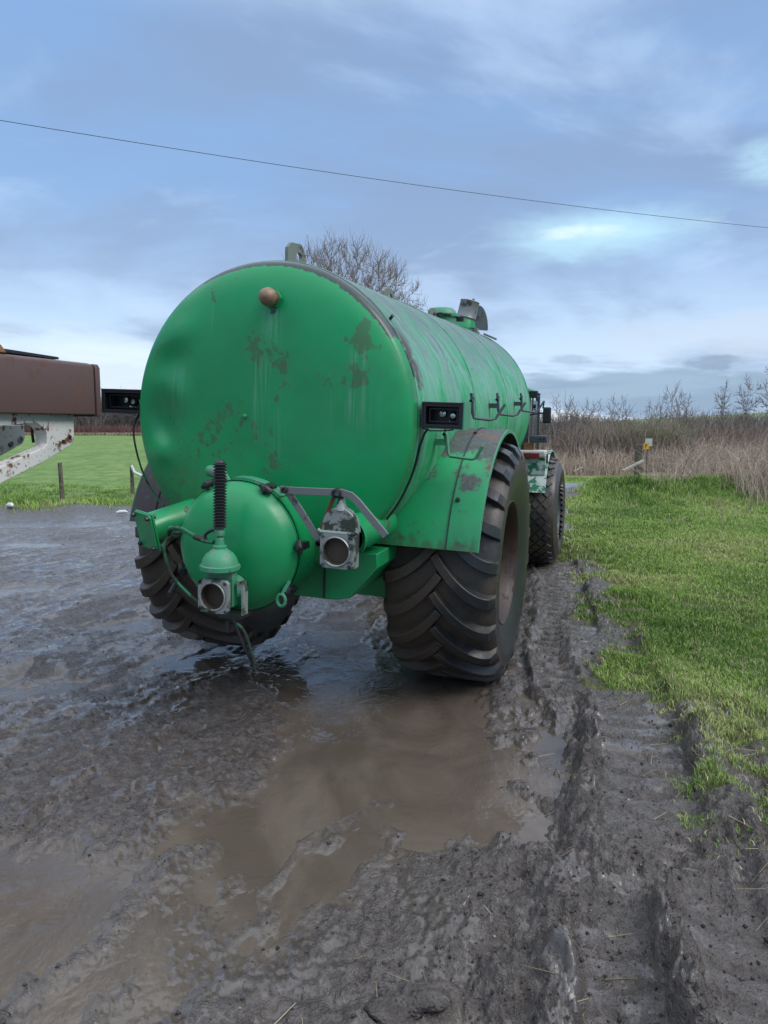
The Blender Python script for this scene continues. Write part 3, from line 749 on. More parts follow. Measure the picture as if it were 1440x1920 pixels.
# ------------------------------------------------------------------ small things around the yard
def post(x, y, hgt, r_, lean, label, name='fence_post', mat=None, group=None):
    z = zat(x, y) - .05
    b = MB(); b.tube([(0, 0, 0), (lean * .5, 0, hgt * .5), (lean, 0, hgt), (lean, 0, hgt + .01)], [r_, r_ * .97, r_ * .93, r_ * .75], 10)
    o = b.build(name, mat or M_wood); o.location = (x, y, z); tag(o, label, 'post', group); return o
post(-6.55, 15.48, .84, .045, -.02, 'wooden fence post standing alone in the left field edge below the rusty beam', group='field fence posts')
post(-5.95, 18.0, .72, .045, .0, 'short wooden fence post beside the left mudguard with a white tube over it', group='field fence posts')
b = MB(); b.tube([(-5.93, 17.92, .66), (-5.86, 17.9, .50), (-5.70, 17.9, .42), (-5.45, 17.9, .44), (-5.2, 17.9, .44)], .035, 8)
tag(b.build('plastic_tube', M_litter), 'white plastic tube hanging off the short fence post', 'tube')
def litter(x, y, l, r_, rz, label):
    z = zat(x, y); b = MB(); b.tube([(-l / 2, 0, r_ * .7), (-l / 6, 0, r_), (l / 4, .01, r_ * 1.1), (l / 2, 0, r_ * .8)], [r_ * .6, r_, r_ * .9, r_ * .3], 8)
    o = b.build('litter', M_litter); o.location = (x, y, z + .01); o.rotation_euler = (0, 0, rz); tag(o, label, 'litter')
litter(-6.95, 14.1, .18, .05, -.6, 'crumpled white litter in the grass below the white frame arm')
litter(-4.78, 13.85, .20, .035, .1, 'white litter strip on the mud edge left of the tanker')
post(8.05, 24.2, 1.08, .12, 0, 'mossy timber marker post by the road in front of the scrub', 'marker_post')
s_ = empty('marker_sign', (8.28, 24.05, .4))
b = MB(); b.tube([(0, .03, -.45), (0, .03, .78)], .018, 8); b.build('stake', M_grey, s_)
b = MB(); b.box((.03, 0, .66), (.22, .012, .24)); b.build('sign_plate', M_signw, s_)
b = MB(); b.box((-.05, -.012, .54), (.17, .01, .2)); b.build('sign_plate', M_signy, s_)
b = MB(); b.box((-.08, -.020, .545), (.018, .004, .10)); b.box((-.045, -.020, .59), (.05, .004, .018)); b.box((-.045, -.020, .545), (.04, .004, .018)); b.build('lettering', M_black, s_)
tag(s_, 'small yellow and white marker plates on a stake beside the mossy post', 'sign')
b = MB(); b.box((0, 0, 0), (.72, .07, .07), Matrix.Rotation(rad(-24), 3, 'Y'))
o = b.build('timber_rail', M_rail, bevel=.01); o.location = (7.15, 21.9, .44); o.rotation_euler = (0, 0, .25); tag(o, 'fallen pale timber rail leaning up against the mossy marker post', 'rail')
b = MB(); b.box((0, 0, 0), (.9, .16, .09)); o = b.build('kerb_stone', M_rail, bevel=.015); o.location = (4.5, 16.75, .05); o.rotation_euler = (0, 0, .9); tag(o, 'pale kerb stone at the corner where the yard meets the road', 'kerb stone')
b = MB(); b.tube([(0, 0, 0), (.35, .1, .12), (.7, .15, .02), (.9, .2, .1)], [.045, .04, .035, .02], 7); o = b.build('fallen_branch', M_rail); o.location = (6.2, 25.0, .08); tag(o, 'pale fallen branch lying on the far grass edge of the road', 'branch')
for (x, y, sc_, lb) in ((.075, 1.96, .085, 'flat grey stone sunk in the mud between puddle edge and ruts'), (-1.10, 1.93, .05, 'small grey stone in the wet mud left of the puddle')):
    bm = bmesh.new(); bmesh.ops.create_icosphere(bm, subdivisions=4, radius=1)
    for v in bm.verts:
        p = v.co; k = 1 + .95 * float(fbm(np.array([p.x * 1.3 + p.z]), np.array([p.y * 1.3 - p.z]), .8, 4)[0]); v.co = Vector((p.x * sc_ * k, p.y * sc_ * .7 * k, p.z * sc_ * .38 * k))
    me = bpy.data.meshes.new('rock'); bm.to_mesh(me); bm.free(); me.materials.append(M_ground); me.polygons.foreach_set('use_smooth', [True] * len(me.polygons))
    o = bpy.data.objects.new('rock', me); link(o); o.location = (x, y, zat(x, y) + sc_ * .04); tag(o, lb, 'rock')
# crumbs of mud and grit: uncountable
N = 9000; yy = 1.5 * (7 / 1.5) ** _rng.random(N); xx = yy * _rng.uniform(-.6, .62, N); H_, G_, _, _, _ = height(xx, yy)
k = (G_ < .5) & (H_ > WL + .004) & (_rng.random(N) < np.where(xx > .1, 1, .25)); xx, yy, zz = xx[k], yy[k], H_[k]; nG = len(xx)
base = np.array([(1, 0, 0), (-.5, .87, 0), (-.5, -.87, 0), (0, 0, 1), (0, 0, -.8)], float)
sz = _rng.gamma(1.4, .0019, nG) + .001
V = base[None] * sz[:, None, None] * _rng.uniform(.6, 1.4, (nG, 5, 3)); V[:, :, 0] += xx[:, None]; V[:, :, 1] += yy[:, None]; V[:, :, 2] += (zz + sz * .3)[:, None]
kk = np.arange(nG)[:, None] * 5
F = np.concatenate([kk + f for f in ([0, 1, 3], [1, 2, 3], [2, 0, 3], [1, 0, 4], [2, 1, 4], [0, 2, 4])])
tn = np.where(_rng.random(nG) < .03, _rng.uniform(.8, 1, nG), _rng.uniform(0, .45, nG))
M_grit = mat_tint('grit', [(0, (.025, .021, .02)), (.5, (.07, .062, .058)), (1, (.32, .29, .25))], .5)
tag(np_mesh('gravel', V.reshape(-1, 3), F, M_grit, dict(tint=np.repeat(tn, 5))), kind='stuff')
# loose dead grass bits trampled in the mud
rng = np.random.default_rng(31); S = []
for cx, cy, nn2, sp_ in ((1.52, 4.55, 110, .22), (1.4, 3.6, 40, .3), (1.15, 2.4, 30, .4), (.3, 2.1, 22, .4), (1.9, 5.6, 120, .4), (-1, 3, 30, 1.2)):
    x = cx + rng.normal(0, sp_, nn2); y = cy + rng.normal(0, sp_, nn2); z = height(x, y)[0] + .006; a = rng.random(nn2) * 6.28; L = rng.uniform(.02, .11, nn2)
    x2 = x + np.cos(a) * L; y2 = y + np.sin(a) * L; z2 = np.maximum(height(x2, y2)[0] + .006, z + rng.uniform(-.005, .02, nn2))
    S.append(np.stack([x, y, z, x2, y2, z2, 0 * x + .0016, 0 * x + .001], 1))
S = np.concatenate(S); tag(prisms('dead_grass', S, M_tanblade, rng.random(len(S))), kind='stuff')

# ------------------------------------------------------------------ tyres
RT = .774
def lug_tyre(name, parent, W=.675, R=RT, rimr=.39, nl=22, handed=1, bald=False, mudside=-1):
    k = W / .675; q = R / RT
    prof = [(.25, rimr - .02), (.28, rimr), (.305, .45 * q), (.325, .53 * q), (.3375, .60 * q), (.330, .655 * q), (.300, .690 * q), (.25, .708 * q), (.18, .716 * q), (.09, .720 * q), (0, .722 * q)]
    prof = [(a * k, b) for a, b in prof]; full = [(-a, b) for a, b in prof] + [(a, b) for a, b in reversed(prof[:-1])]
    seg = 144; V = []; 
    for a, rr in full:
        th = np.linspace(0, 2 * np.pi, seg, endpoint=False); V.append(np.stack([0 * th + a, rr * np.sin(th), rr * np.cos(th)], 1))
    V = np.concatenate(V); nP = len(full); i = np.arange(nP - 1)[:, None]; j = np.arange(seg)[None]
    F = np.stack([i * seg + j, i * seg + (j + 1) % seg, (i + 1) * seg + (j + 1) % seg, (i + 1) * seg + j], -1).reshape(-1, 4)
    pp = [p for p in prof if p[1] > .59 * q][::-1]; pa = np.array([p[0] for p in pp]); pr = np.array([p[1] for p in pp])
    Vs = [V]; Fs = [F]; base = len(V)
    us = np.linspace(0, 1, 12)
    for sgn in (-1, 1):
        for l in range(nl):
            a0 = 2 * np.pi * (l + (.5 if sgn > 0 else 0)) / nl
            cs = []
            for u in us:
                ax = (-.02 + .352 * u) * k
                arc = .27 * (1 - (1 - u) ** 1.9) * q
                surf = np.interp(abs(ax), pa, pr)
                hgt = (R - .722 * q) * (1.0 if u < .84 else 1.0 - .1 * (u - .84) / .16)
                top = min(surf + hgt, R - 1.1 * max(0, abs(ax) - .27 * k) ** 1.15)
                wd = (.026 + .010 * u) * q
                for dw, rr in ((-wd * 1.35, surf - .01), (-wd, top), (wd, top), (wd * 1.35, surf - .01)):
                    # width is laid across the lug: along the arc and a little along the axis
                    slope = .27 * 1.9 * max(1 - u, 0) ** .9 / (.345 * k); nx, ny = -slope, 1.; L_ = math.hypot(nx, ny); nx /= L_; ny /= L_
                    axx = ax + nx * dw * .8; aa = a0 - handed * (arc + ny * dw) / R
                    cs.append((sgn * axx, rr * math.sin(aa), rr * math.cos(aa)))
            Vs.append(np.array(cs)); m_ = len(us)
            ff = []
            for s_i in range(m_ - 1):
                for e in range(3):
                    ff.append((base + s_i * 4 + e, base + s_i * 4 + e + 1, base + (s_i + 1) * 4 + e + 1, base + (s_i + 1) * 4 + e))
            ff.append((base, base + 1, base + 2, base + 3)); e = base + (m_ - 1) * 4; ff.append((e + 3, e + 2, e + 1, e))
            Fs.append(np.array(ff)); base += m_ * 4
    V = np.concatenate(Vs); F = np.concatenate(Fs)
    mud = np.clip(.30 + .70 * sstep(.16, -.18, V[:, 0] * (-mudside) * -1 * -1), 0, 1) if mudside else np.full(len(V), .72)
    mud = mud + .25 * (np.hypot(V[:, 1], V[:, 2]) < .728 * q); mud = np.where(np.hypot(V[:, 1], V[:, 2]) > .60 * q, mud, mud * .35)
    o = np_mesh(name, V, F, M_rubber, dict(mud=mud), smooth=True, parent=parent)
    fix_normals(o.data); o.data.set_sharp_from_angle(angle=rad(30))
    bv = o.modifiers.new('bevel', 'BEVEL'); bv.width = .004; bv.segments = 2; bv.limit_method = 'ANGLE'; bv.angle_limit = rad(38)
    return o
def turf_tyre(name, parent, W, R, rimr):
    prof = [(.40, rimr), (.47, rimr + .06), (.5, rimr + .13), (.49, R - .13), (.44, R - .055), (.36, R - .025), (.2, R - .012), (0, R - .008)]
    prof = [(a * W, b) for a, b in prof]; full = [(-a, b) for a, b in prof] + [(a, b) for a, b in reversed(prof[:-1])]
    b = MB(); b.lathe(full, (0, 0, 0), (1, 0, 0), 96)
    pa = [p[0] for p in prof][::-1]; pr = [p[1] for p in prof][::-1]
    nA = 30; dA = 2 * math.pi / nA; rows = 9; dx = W * .95 / rows
    for rI in range(rows):
        for kA in range(nA):
            cx = (rI - (rows - 1) / 2) * dx; ca = (kA + (.5 if rI % 2 else 0)) * dA
            if abs(cx) > W * .44: continue
            vs = []
            for lift, sc_ in ((-.006, .82), (.022, .74)):
                for du, dv in ((-1, 0), (0, -1), (1, 0), (0, 1)):
                    x = cx + du * dx * sc_; a = ca + dv * dA / 2 * sc_; x = max(-W * .49, min(W * .49, x)); s = float(np.interp(abs(x), pa, pr)) + lift
                    vs.append((x, s * math.sin(a), s * math.cos(a)))
            b.add(vs, [(4, 5, 6, 7), (0, 1, 5, 4), (1, 2, 6, 5), (2, 3, 7, 6), (3, 0, 4, 7)])
    o = b.build(name, M_rubber, parent, smooth=True, angle=30)
    at = o.data.attributes.new('mud', 'FLOAT', 'POINT'); at.data.foreach_set('value', [.55] * len(o.data.vertices)); return o

def wheel(parent, loc, side, kind='lug', W=.675, R=RT, rimr=.39, mat=None, mudside=-1, spin=0):
    s = side
    b = MB()
    k = W / .675
    b.lathe([(s * .285 * k, rimr + .012), (s * .29 * k, rimr + .004), (s * .27 * k, rimr - .012), (s * .20 * k, rimr - .035), (s * .13 * k, rimr - .055), (s * .02 * k, rimr - .06), (s * -.02 * k, rimr - .055), (s * -.12 * k, rimr - .05), (s * -.25 * k, rimr - .02), (s * -.285 * k, rimr + .012)], (0, 0, 0), (1, 0, 0), 64)
    b.lathe([(s * .0, rimr - .058), (s * .0, rimr - .09), (s * .05 * k, .22), (s * .05 * k, .13), (s * .09, .125), (s * .10, .0)], (0, 0, 0), (1, 0, 0), 48)
    b.lathe([(s * -.02, rimr - .058), (s * -.02, .02)], (0, 0, 0), (1, 0, 0), 48)
    b.lathe([(s * .05, .085), (s * .16, .08), (s * .17, .06), (s * .17, 0)], (0, 0, 0), (1, 0, 0), 24)
    for i in range(8):
        q = 2 * math.pi * i / 8; b.lathe([(s * .05 * k, .014), (s * .085 * k, .014), (s * .085 * k, 0)], (0, .17 * math.sin(q), .17 * math.cos(q)), (1, 0, 0), 6)
    w = b.build('wheel', mat or M_rusty, parent); w.location = loc; w.rotation_euler = (spin, 0, 0)
    if kind == 'lug': lug_tyre('tyre', w, W, R, rimr, mudside=mudside)
    elif kind == 'turf': turf_tyre('tyre', w, W, R, rimr)
    return w

# ------------------------------------------------------------------ slurry tanker
ca_, sa_ = math.cos(rad(-18.293)), math.sin(rad(-18.293))
MT = Matrix.Translation((-.304, 5.235, -.009)) @ Matrix.Rotation(rad(-18.293), 4, 'Z') @ Matrix.Rotation(rad(2.174), 4, 'Y') @ Matrix.Rotation(rad(1.694), 4, 'X')
T = empty('slurry_tanker', matrix=MT)
tag(T, 'big weathered green slurry tanker with dented round rear end standing in the puddle', 'slurry tanker')
R_, ZC, YR, YF = .815, 1.679, -1.075, 3.05
# barrel
nu, nv = 240, 90
th = np.linspace(0, 2 * np.pi, nu, endpoint=False); yv = np.linspace(YR, YF, nv)
TH, YV = np.meshgrid(th, yv, indexing='ij')
rr = R_ + fbm(TH * 2, YV, .8, 3) * .004
V = np.stack([rr * np.cos(TH), YV, ZC + rr * np.sin(TH)], -1).reshape(-1, 3)
i = np.arange(nu)[:, None]; j = np.arange(nv - 1)[None]; i2 = (i + 1) % nu
F = np.stack([i * nv + j, i2 * nv + j, i2 * nv + j + 1, i * nv + j + 1], -1).reshape(-1, 4)
tank = np_mesh('tank_barrel', V, F, M_barrel, smooth=True, parent=T); fix_normals(tank.data)
b = MB()
b.lathe([(0, R_ + .003), (.03, R_ - .004), (.08, R_ - .03), (.12, R_ - .09), (.16, R_ - .25), (.19, .3), (.20, 0)], (0, YF, ZC), (0, 1, 0), 96)
b.build('front_head', M_green, T)
b = MB()
for y in (YR + .004, .35, 1.7, YF - .01):
    b.lathe([(-.012, R_ - .01), (-.008, R_ + .004), (0, R_ + .0065), (.008, R_ + .004), (.012, R_ - .01)], (0, y, ZC), (0, 1, 0), 160)
b.each('weld_seam', M_barrel, tank)
# dished, dented rear head
nrg, nth = 110, 288
rg = np.concatenate([np.linspace(0, .6, 60, endpoint=False), .6 + .4 * (1 - (1 - np.linspace(0, 1, nrg - 60)) ** 1.6)]) * R_
th = np.linspace(0, 2 * np.pi, nth, endpoint=False)
RG, TH = np.meshgrid(rg, th, indexing='ij'); x = RG * np.cos(TH); z = RG * np.sin(TH)
pw = 3.2; dome = .155 * (1 - np.clip(RG / R_, 0, 1) ** pw) ** (1 / pw)
def gs(x0, z0, sx, sz, a=0.):
    dx, dz = x - x0, z - (z0 - ZC); c, s = math.cos(a), math.sin(a); u, v = dx * c + dz * s, -dx * s + dz * c
    return np.exp(-(u / sx) ** 2 - (v / sz) ** 2)
dent = .058 * gs(-.640, 1.66, .11, .135) + .028 * gs(-.60, 1.97, .13, .11, .4) - .020 * gs(-.52, 2.10, .14, .08, .5) - .028 * gs(-.615, 1.485, .085, .075) - .014 * gs(-.50, 1.80, .07, .10) + .010 * gs(-.2, 1.4, .3, .2) + .008 * gs(.3, 1.85, .25, .3) + .008 * gs(-.3, 1.2, .3, .15)
dent *= sstep(R_, R_ * .93, RG)
yy = YR - dome + dent + fbm(x, z, .5, 3) * .004 * (RG < R_ * .97)
V = np.stack([x, yy, ZC + z], -1).reshape(-1, 3)
i = np.arange(nrg - 1)[:, None]; j = np.arange(nth)[None]; j2 = (j + 1) % nth
F = np.stack([i * nth + j, i * nth + j2, (i + 1) * nth + j2, (i + 1) * nth + j], -1).reshape(-1, 4)
def spot(x0, z0, r_, a=1.):
    q = np.hypot(x - x0, (z - (z0 - ZC)) * .85) + fbm(x, z, .07, 4, .65) * .075
    return a * sstep(r_ * 1.45, r_ * .55, q) * np.clip(.62 + fbm(x, z, .035, 4, .65) * 1.5, 0, 1.1)
rust = np.zeros(x.shape)
for s_ in ((.01, 2.03, .075), (.02, 2.06, .05), (.105, 1.985, .03), (.14, 1.90, .055, .7), (.10, 1.85, .05, .5), (.10, 1.77, .03, .8), (.532, 2.13, .03), (.52, 2.075, .05, 1.05), (.62, 2.07, .045, .6), (.635, 2.03, .04, .6), (.515, 1.905, .062, 1.1), (.59, 1.965, .04, .6), (.37, 1.915, .055, .6), (.41, 1.87, .05, .6),
           (-.15, 1.69, .07, .75), (-.25, 1.60, .10, .6), (-.29, 1.53, .09, .75), (-.02, 1.605, .06, .7), (-.05, 1.51, .04, .6), (-.13, 1.49, .04, .45), (.078, 1.437, .045, .85), (.17, 1.46, .02, .6), (-.44, 2.12, .03, .7), (-.43, 2.02, .04, .6), (-.49, 1.96, .05, .5), (-.53, 1.93, .03, .9), (-.36, 1.95, .03, .4), (-.5, 1.6, .14, .45), (-.42, 1.45, .12, .4), (-.30, 2.30, .012, 1.2), (-.70, 2.0, .05, .5), (-.6, 1.75, .12, .4), (-.1, 1.40, .08, .4), (-.35, 1.75, .08, .35)):
    rust = np.maximum(rust, spot(*s_))
streak = np.zeros(x.shape)
for x0, z0, L_, w_, a_ in ((.065, 2.24, .22, .05, .8), (-.01, 2.0, .55, .035, .8), (.03, 1.98, .35, .03, .6), (.10, 1.75, .4, .03, .5), (.54, 2.04, .14, .05, 1.), (.50, 1.85, .3, .05, .8), (.57, 1.9, .35, .04, .6), (.62, 1.85, .3, .03, .5), (-.30, 2.28, .3, .02, .3), (-.5, 1.95, .4, .06, .4), (.40, 1.83, .25, .03, .3)):
    zz = z - (z0 - ZC); streak = np.maximum(streak, a_ * np.exp(-((x - x0) / w_) ** 2) * sstep(.02, -.03, zz) * sstep(-L_, -L_ * .3, zz))
an = np.degrees(np.arctan2(z, x)); edge = (R_ - RG)
grime = sstep(.058, .015, edge) * sstep(20, 42, an) * sstep(128, 100, an) * .95 + sstep(.04, .012, edge) * sstep(92, 110, an) * sstep(175, 120, an) * .6
grime += sstep(.045, .0, np.hypot(x - .067, z - (2.225 - ZC))) * .8
brown = sstep(.30, .05, np.hypot(x + .52, z - (1.22 - ZC))) * .65 + sstep(.02, .0, edge) * .6 * (an < 20) * (an > -80) + sstep(.16, .04, np.hypot(x - .68, z - (1.93 - ZC))) * .18
head = np_mesh('rear_head', V, F, M_head, dict(rust=rust.ravel(), streak=streak.ravel(), grime=np.clip(grime, 0, 1).ravel(), brown=np.clip(brown, 0, 1).ravel()), smooth=True, parent=T)
fix_normals(head.data)
# cap on the rear head
b = MB(); b.lathe([(0, .052), (-.02, .052), (-.02, .040)], (.067, -1.215, 2.289), (0, 1, 0), 6, ); b.build('cap_nut', M_green, T, angle=20)
b = MB(); b.lathe([(.02, .043), (-.045, .044), (-.052, .047), (-.058, .044), (-.075, .040), (-.09, .030), (-.098, .015), (-.10, 0)], (.067, -1.225, 2.289), (0, 1, 0), 28); b.build('sensor_cap', M_brass, T)
b = MB(); b.lathe([(0, .012), (-.02, .011), (-.024, 0)], (-.085, -1.222, 1.691), (0, 1, 0), 10); b.build('bolt', M_castg, T)
# lifting lugs
for y, h_, w_ in ((-.80, .155, .15), (.86, .135, .14), (2.18, .14, .13)):
    b = MB(); z0 = ZC + R_ - .015; pts = [(-w_ / 2, 0), (w_ / 2, 0), (w_ / 2 - .01, h_ * .62), (w_ / 2 - .045, h_), (-w_ / 2 + .03, h_), (-w_ / 2, h_ * .8)]
    outer = [(u, v) for u, v in pts]; hc = (0.01, h_ * .55); n_h = 14
    # plate with an eye: ring of quads between the outline and the hole
    per = []
    for q in range(n_h * 2):
        a = 2 * math.pi * q / (n_h * 2); d = Vector((math.cos(a), math.sin(a))); best = 9
        for k in range(len(outer)):
            p1 = Vector(outer[k]) - Vector(hc); p2 = Vector(outer[(k + 1) % len(outer)]) - Vector(hc); e = p2 - p1; den = d.x * e.y - d.y * e.x
            if abs(den) < 1e-9: continue
            t = (p1.x * e.y - p1.y * e.x) / den; s2 = (p1.x * d.y - p1.y * d.x) / den
            if t > 0 and -1e-6 <= s2 <= 1 + 1e-6: best = min(best, t)
        per.append((hc[0] + d.x * best, hc[1] + d.y * best))
    m_ = n_h * 2; vs = []
    for yy_ in (-.009, .009):
        for u, v in per: vs.append((u * .35 + 0, y + yy_ + u * .94, z0 + v))
        for q in range(m_):
            a = 2 * math.pi * q / m_; u, v = hc[0] + .024 * math.cos(a), hc[1] + .024 * math.sin(a); vs.append((u * .35, y + yy_ + u * .94, z0 + v))
    # offset plate thickness across x so the plate runs along the tank
    for q in range(len(vs)):
        s3 = -.009 if q < 2 * m_ else .009; vx = vs[q]; vs[q] = (vx[0] + s3, vx[1] - s3, vx[2])
    fs = []
    for q in range(m_):
        q2 = (q + 1) % m_
        fs += [(q, q2, m_ + q2, m_ + q), (2 * m_ + q2, 2 * m_ + q, 3 * m_ + q, 3 * m_ + q2), (q2, q, 2 * m_ + q, 2 * m_ + q2), (m_ + q, m_ + q2, 3 * m_ + q2, 3 * m_ + q)]
    b.add(vs, fs); o = b.build('lifting_lug', M_olive, T, smooth=False)
b = MB(); b.lathe([(0, .03), (.03, .028), (.035, 0)], (-.10, -.95, ZC + R_ * .99), (0, 0, 1), 12); b.build('stud', M_dark, T)
b = MB(); aa = rad(40); b.tube([(math.cos(aa) * (R_ - .01), -1.0, ZC + math.sin(aa) * (R_ - .01)), (math.cos(aa) * (R_ + .03), -1.03, ZC + math.sin(aa) * (R_ + .03))], .008, 8); b.build('stub', M_dark, T)
# hatch and valve turret on top
HX, HY = .06, 2.42
def TOPZ(x): return ZC + math.sqrt(max(R_ ** 2 - x * x, 0))
b = MB(); z0 = TOPZ(HX) - .05
b.lathe([(0, .13), (.12, .13), (.12, .15), (.145, .15), (.15, .13), (.175, .12), (.20, .09), (.205, 0)], (HX - .02, HY - .02, z0), (0, 0, 1), 36); hatch = b.build('hatch', M_castg, T)
b = MB(); b.tube([(HX - .10, HY - .18, z0 + .12), (HX, HY - .2, z0 + .135), (HX + .1, HY - .18, z0 + .12)], .012, 8)
b.box((HX + .14, HY + .02, z0 + .10), (.07, .05, .04)); b.build('hatch_clamp', M_dark, hatch)
b = MB(); AX = Vector((.18, .10, 1)).normalized(); O2 = Vector((HX + .05, HY + .55, TOPZ(HX + .05) - .02))
b.lathe([(0, .17), (.03, .17), (.035, .125), (.06, .12), (.11, .10), (.13, .095)], O2, AX, 28); tur = b.build('valve_base', M_green, T)
b = MB(); b.lathe([(.13, .098), (.145, .104), (.155, .098), (.30, .096), (.31, .10), (.315, .096), (.318, 0)], O2, AX, 28)
b.lathe([(.315, .015), (.34, .013), (.342, 0)], O2 + Vector((.03, 0, 0)), AX, 8); b.build('valve_housing', M_steel, T)
b = MB(); pts = []
for q in range(19):
    a = math.pi * q / 18; pts.append((math.cos(a) * .15, .02 + math.sin(a) * .24))
b.prism(pts, O2 + Vector((.10, .16, .02)), (0.5, .86, 0), (0, 0, 1), (.03, -.02, 0)); b.build('guard_plate', M_grey, T)
b = MB(); b.box(O2 + Vector((.26, .12, -.035)), (.10, .24, .02), Matrix.Rotation(rad(22), 3, 'Y')); b.box(O2 + Vector((.13, -.08, .01)), (.08, .08, .05)); b.build('pad', M_olive, T)

# rear manhole
DC = Vector((.0, -1.45, 1.045)); DR = .325
b = MB(); b.lathe([(.50, DR - .02), (.02, DR - .02), (.02, DR + .012), (-.0, DR + .012)], DC, (0, 1, 0), 80)
neck = b.build('manhole_neck', M_green, T)
b = MB(); dp = [(0, DR + .006), (-.018, DR + .004), (-.03, DR - .008)]
for q in range(1, 22):
    u = 1 - q / 21; dp.append((-.03 - .12 * (1 - u ** 2.4) ** .62, (DR - .008) * u))
b.lathe(dp, DC, (0, 1, 0), 80); door = b.build('manhole_door', M_door, T)
mod_ = door
def clamp(a, hook=True):
    c = DC + Vector((math.cos(a) * (DR + .022), -.005, math.sin(a) * (DR + .022))); rd = Vector((math.cos(a), 0, math.sin(a))); tg = Vector((-math.sin(a), 0, math.cos(a)))
    b = MB()
    b.tube([c + Vector((0, .07, 0)) - rd * .01, c + Vector((0, -.035, 0)), c + Vector((0, -.05, 0)) + rd * .003], [.014, .014, .010], 10)
    b.tube([c + Vector((0, -.02, 0)) - tg * .035, c + Vector((0, -.028, 0)), c + Vector((0, -.02, 0)) + tg * .035], [.012, .020, .012], 10)
    b.tube([c + Vector((0, -.02, 0)) - rd * .04, c + Vector((0, -.02, 0)) + rd * .018], [.010, .016], 8)
    b.box(c + Vector((0, .03, 0)), (.035, .06, .035), Matrix.Rotation(-a, 3, 'Y'))
    b.build('door_clamp', M_dark, door)
for a in (118, 62, 5, -36, 205): clamp(rad(a))
# ring bolt lower right, hinge bracket upper left and flange collar
b = MB(); rc = DC + Vector((.27, -.04, -.235))
b.tube([rc + Vector((math.cos(q) * .022, -.03, math.sin(q) * .030)) for q in np.linspace(0, 2 * math.pi, 14)], .009, 8, caps=False)
b.tube([rc + Vector((.0, -.01, .03)), rc + Vector((.02, .02, .09))], .012, 8); b.build('eye_bolt', M_castg, door)
b = MB(); hc_ = DC + Vector((-.13, .0, DR + .03)); b.lathe([(-.03, .026), (-.035, .030), (.03, .030), (.035, .026)], hc_ + Vector((-.01, 0, .015)), (.9, -.4, 0), 16); b.tube([hc_ + Vector((.0, 0, -.03)), hc_ + Vector((.0, 0, .01))], .018, 10)
b.tube([hc_ + Vector((.03, 0.02, .02)), hc_ + Vector((.06, .02, -.03))], .012, 8)
b.build('door_hinge', M_castg, door)
b = MB()
pts = [(DC + Vector((math.cos(a) * (DR + .012), .01, math.sin(a) * (DR + .012)))) for a in np.linspace(rad(50), rad(96), 12)]
ptB = [p + Vector((0, .075, 0)) for p in pts]; b.strip(pts, ptB, [Vector((math.cos(a) * .012, 0, math.sin(a) * .012)) for a in np.linspace(rad(50), rad(96), 12)])
b.build('neck_strap', M_castg, T)
# gate valve on the door
VC = Vector((.062, -1.80, .878))
b = MB()
b.lathe([(.05, .056), (.21, .056)], VC, (0, 1, 0), 32)                      # spigot into the door
b.box(VC + Vector((.005, .063, .045)), (.135, .045, .20))
b.lathe([(.115, .088), (.118, .092), (.138, .092), (.142, .086), (.165, .080), (.19, .064), (.208, .040), (.215, .032), (.228, .032), (.232, .022), (.262, .019), (.27, .012), (.28, .012)], VC + Vector((0, .055, .0)), (0, 0, 1), 36)
b.box(VC + Vector((.0, .055, .128)), (.165, .10, .012))
valve = b.build('gate_valve', M_castg, T)
b = MB()
# square flange with round bore
def flange(b, C_, hw, hr, t0, t1, n_=32):
    vs = []
    for y_ in (t0, t1):
        for q in range(n_):
            a = 2 * math.pi * (q + .5) / n_; c_, s_ = math.cos(a), math.sin(a); k = hw / max(abs(c_), abs(s_)); k = min(k, hw * 1.28); vs.append(C_ + Vector((c_ * k, y_, s_ * k)))
        for q in range(n_):
            a = 2 * math.pi * (q + .5) / n_; vs.append(C_ + Vector((math.cos(a) * hr, y_, math.sin(a) * hr)))
    fs = []
    for q in range(n_):
        q2 = (q + 1) % n_; m2 = 2 * n_
        fs += [(q, q2, n_ + q2, n_ + q), (m2 + q2, m2 + q, m2 + n_ + q, m2 + n_ + q2), (q2, q, m2 + q, m2 + q2), (n_ + q, n_ + q2, m2 + n_ + q2, m2 + n_ + q)]
    b.add(vs, fs)
flange(b, VC, .078, .066, -.012, .014)
b.build('valve_flange', M_cast, valve)
b = MB(); b.lathe([(-.016, .068), (-.020, .066), (-.018, .061), (.03, .0608)], VC, (0, 1, 0), 36); b.build('bore_ring', M_cast, valve)
b = MB(); b.lathe([(-.012, .0605), (.038, .060), (.038, 0)], VC, (0, 1, 0), 32); b.build('bore', M_pipein, valve)
b = MB()
for sx in (-1, 1):
    for sz in (-1, 1): b.lathe([(-.019, .006), (-.006, .006)], VC + Vector((sx * .066, 0, sz * .066)), (0, 1, 0), 10)
b.each('bolt', M_dark, valve)
b = MB(); b.box(VC + Vector((.105, .07, .05)), (.03, .035, .035)); b.box(VC + Vector((.118, .075, -.03)), (.008, .05, .13)); b.build('valve_bracket', M_cast, valve)
b = MB(); S0 = VC + Vector((0, .055, .27))
b.lathe([(0, .016), (.008, .016), (.008, .024), (.030, .024), (.034, .018), (.05, .022)], S0, (0, 0, 1), 16); b.build('cylinder_rod', M_castg, valve)
b = MB(); prof = []; nb = 22; L_ = .305
for q in range(nb):
    z0 = L_ * q / nb; prof += [(z0, .0215), (z0 + L_ / nb * .30, .0315), (z0 + L_ / nb * .55, .0315), (z0 + L_ / nb * .85, .0215)]
prof += [(L_, .025), (L_ + .012, .014), (L_ + .014, 0)]
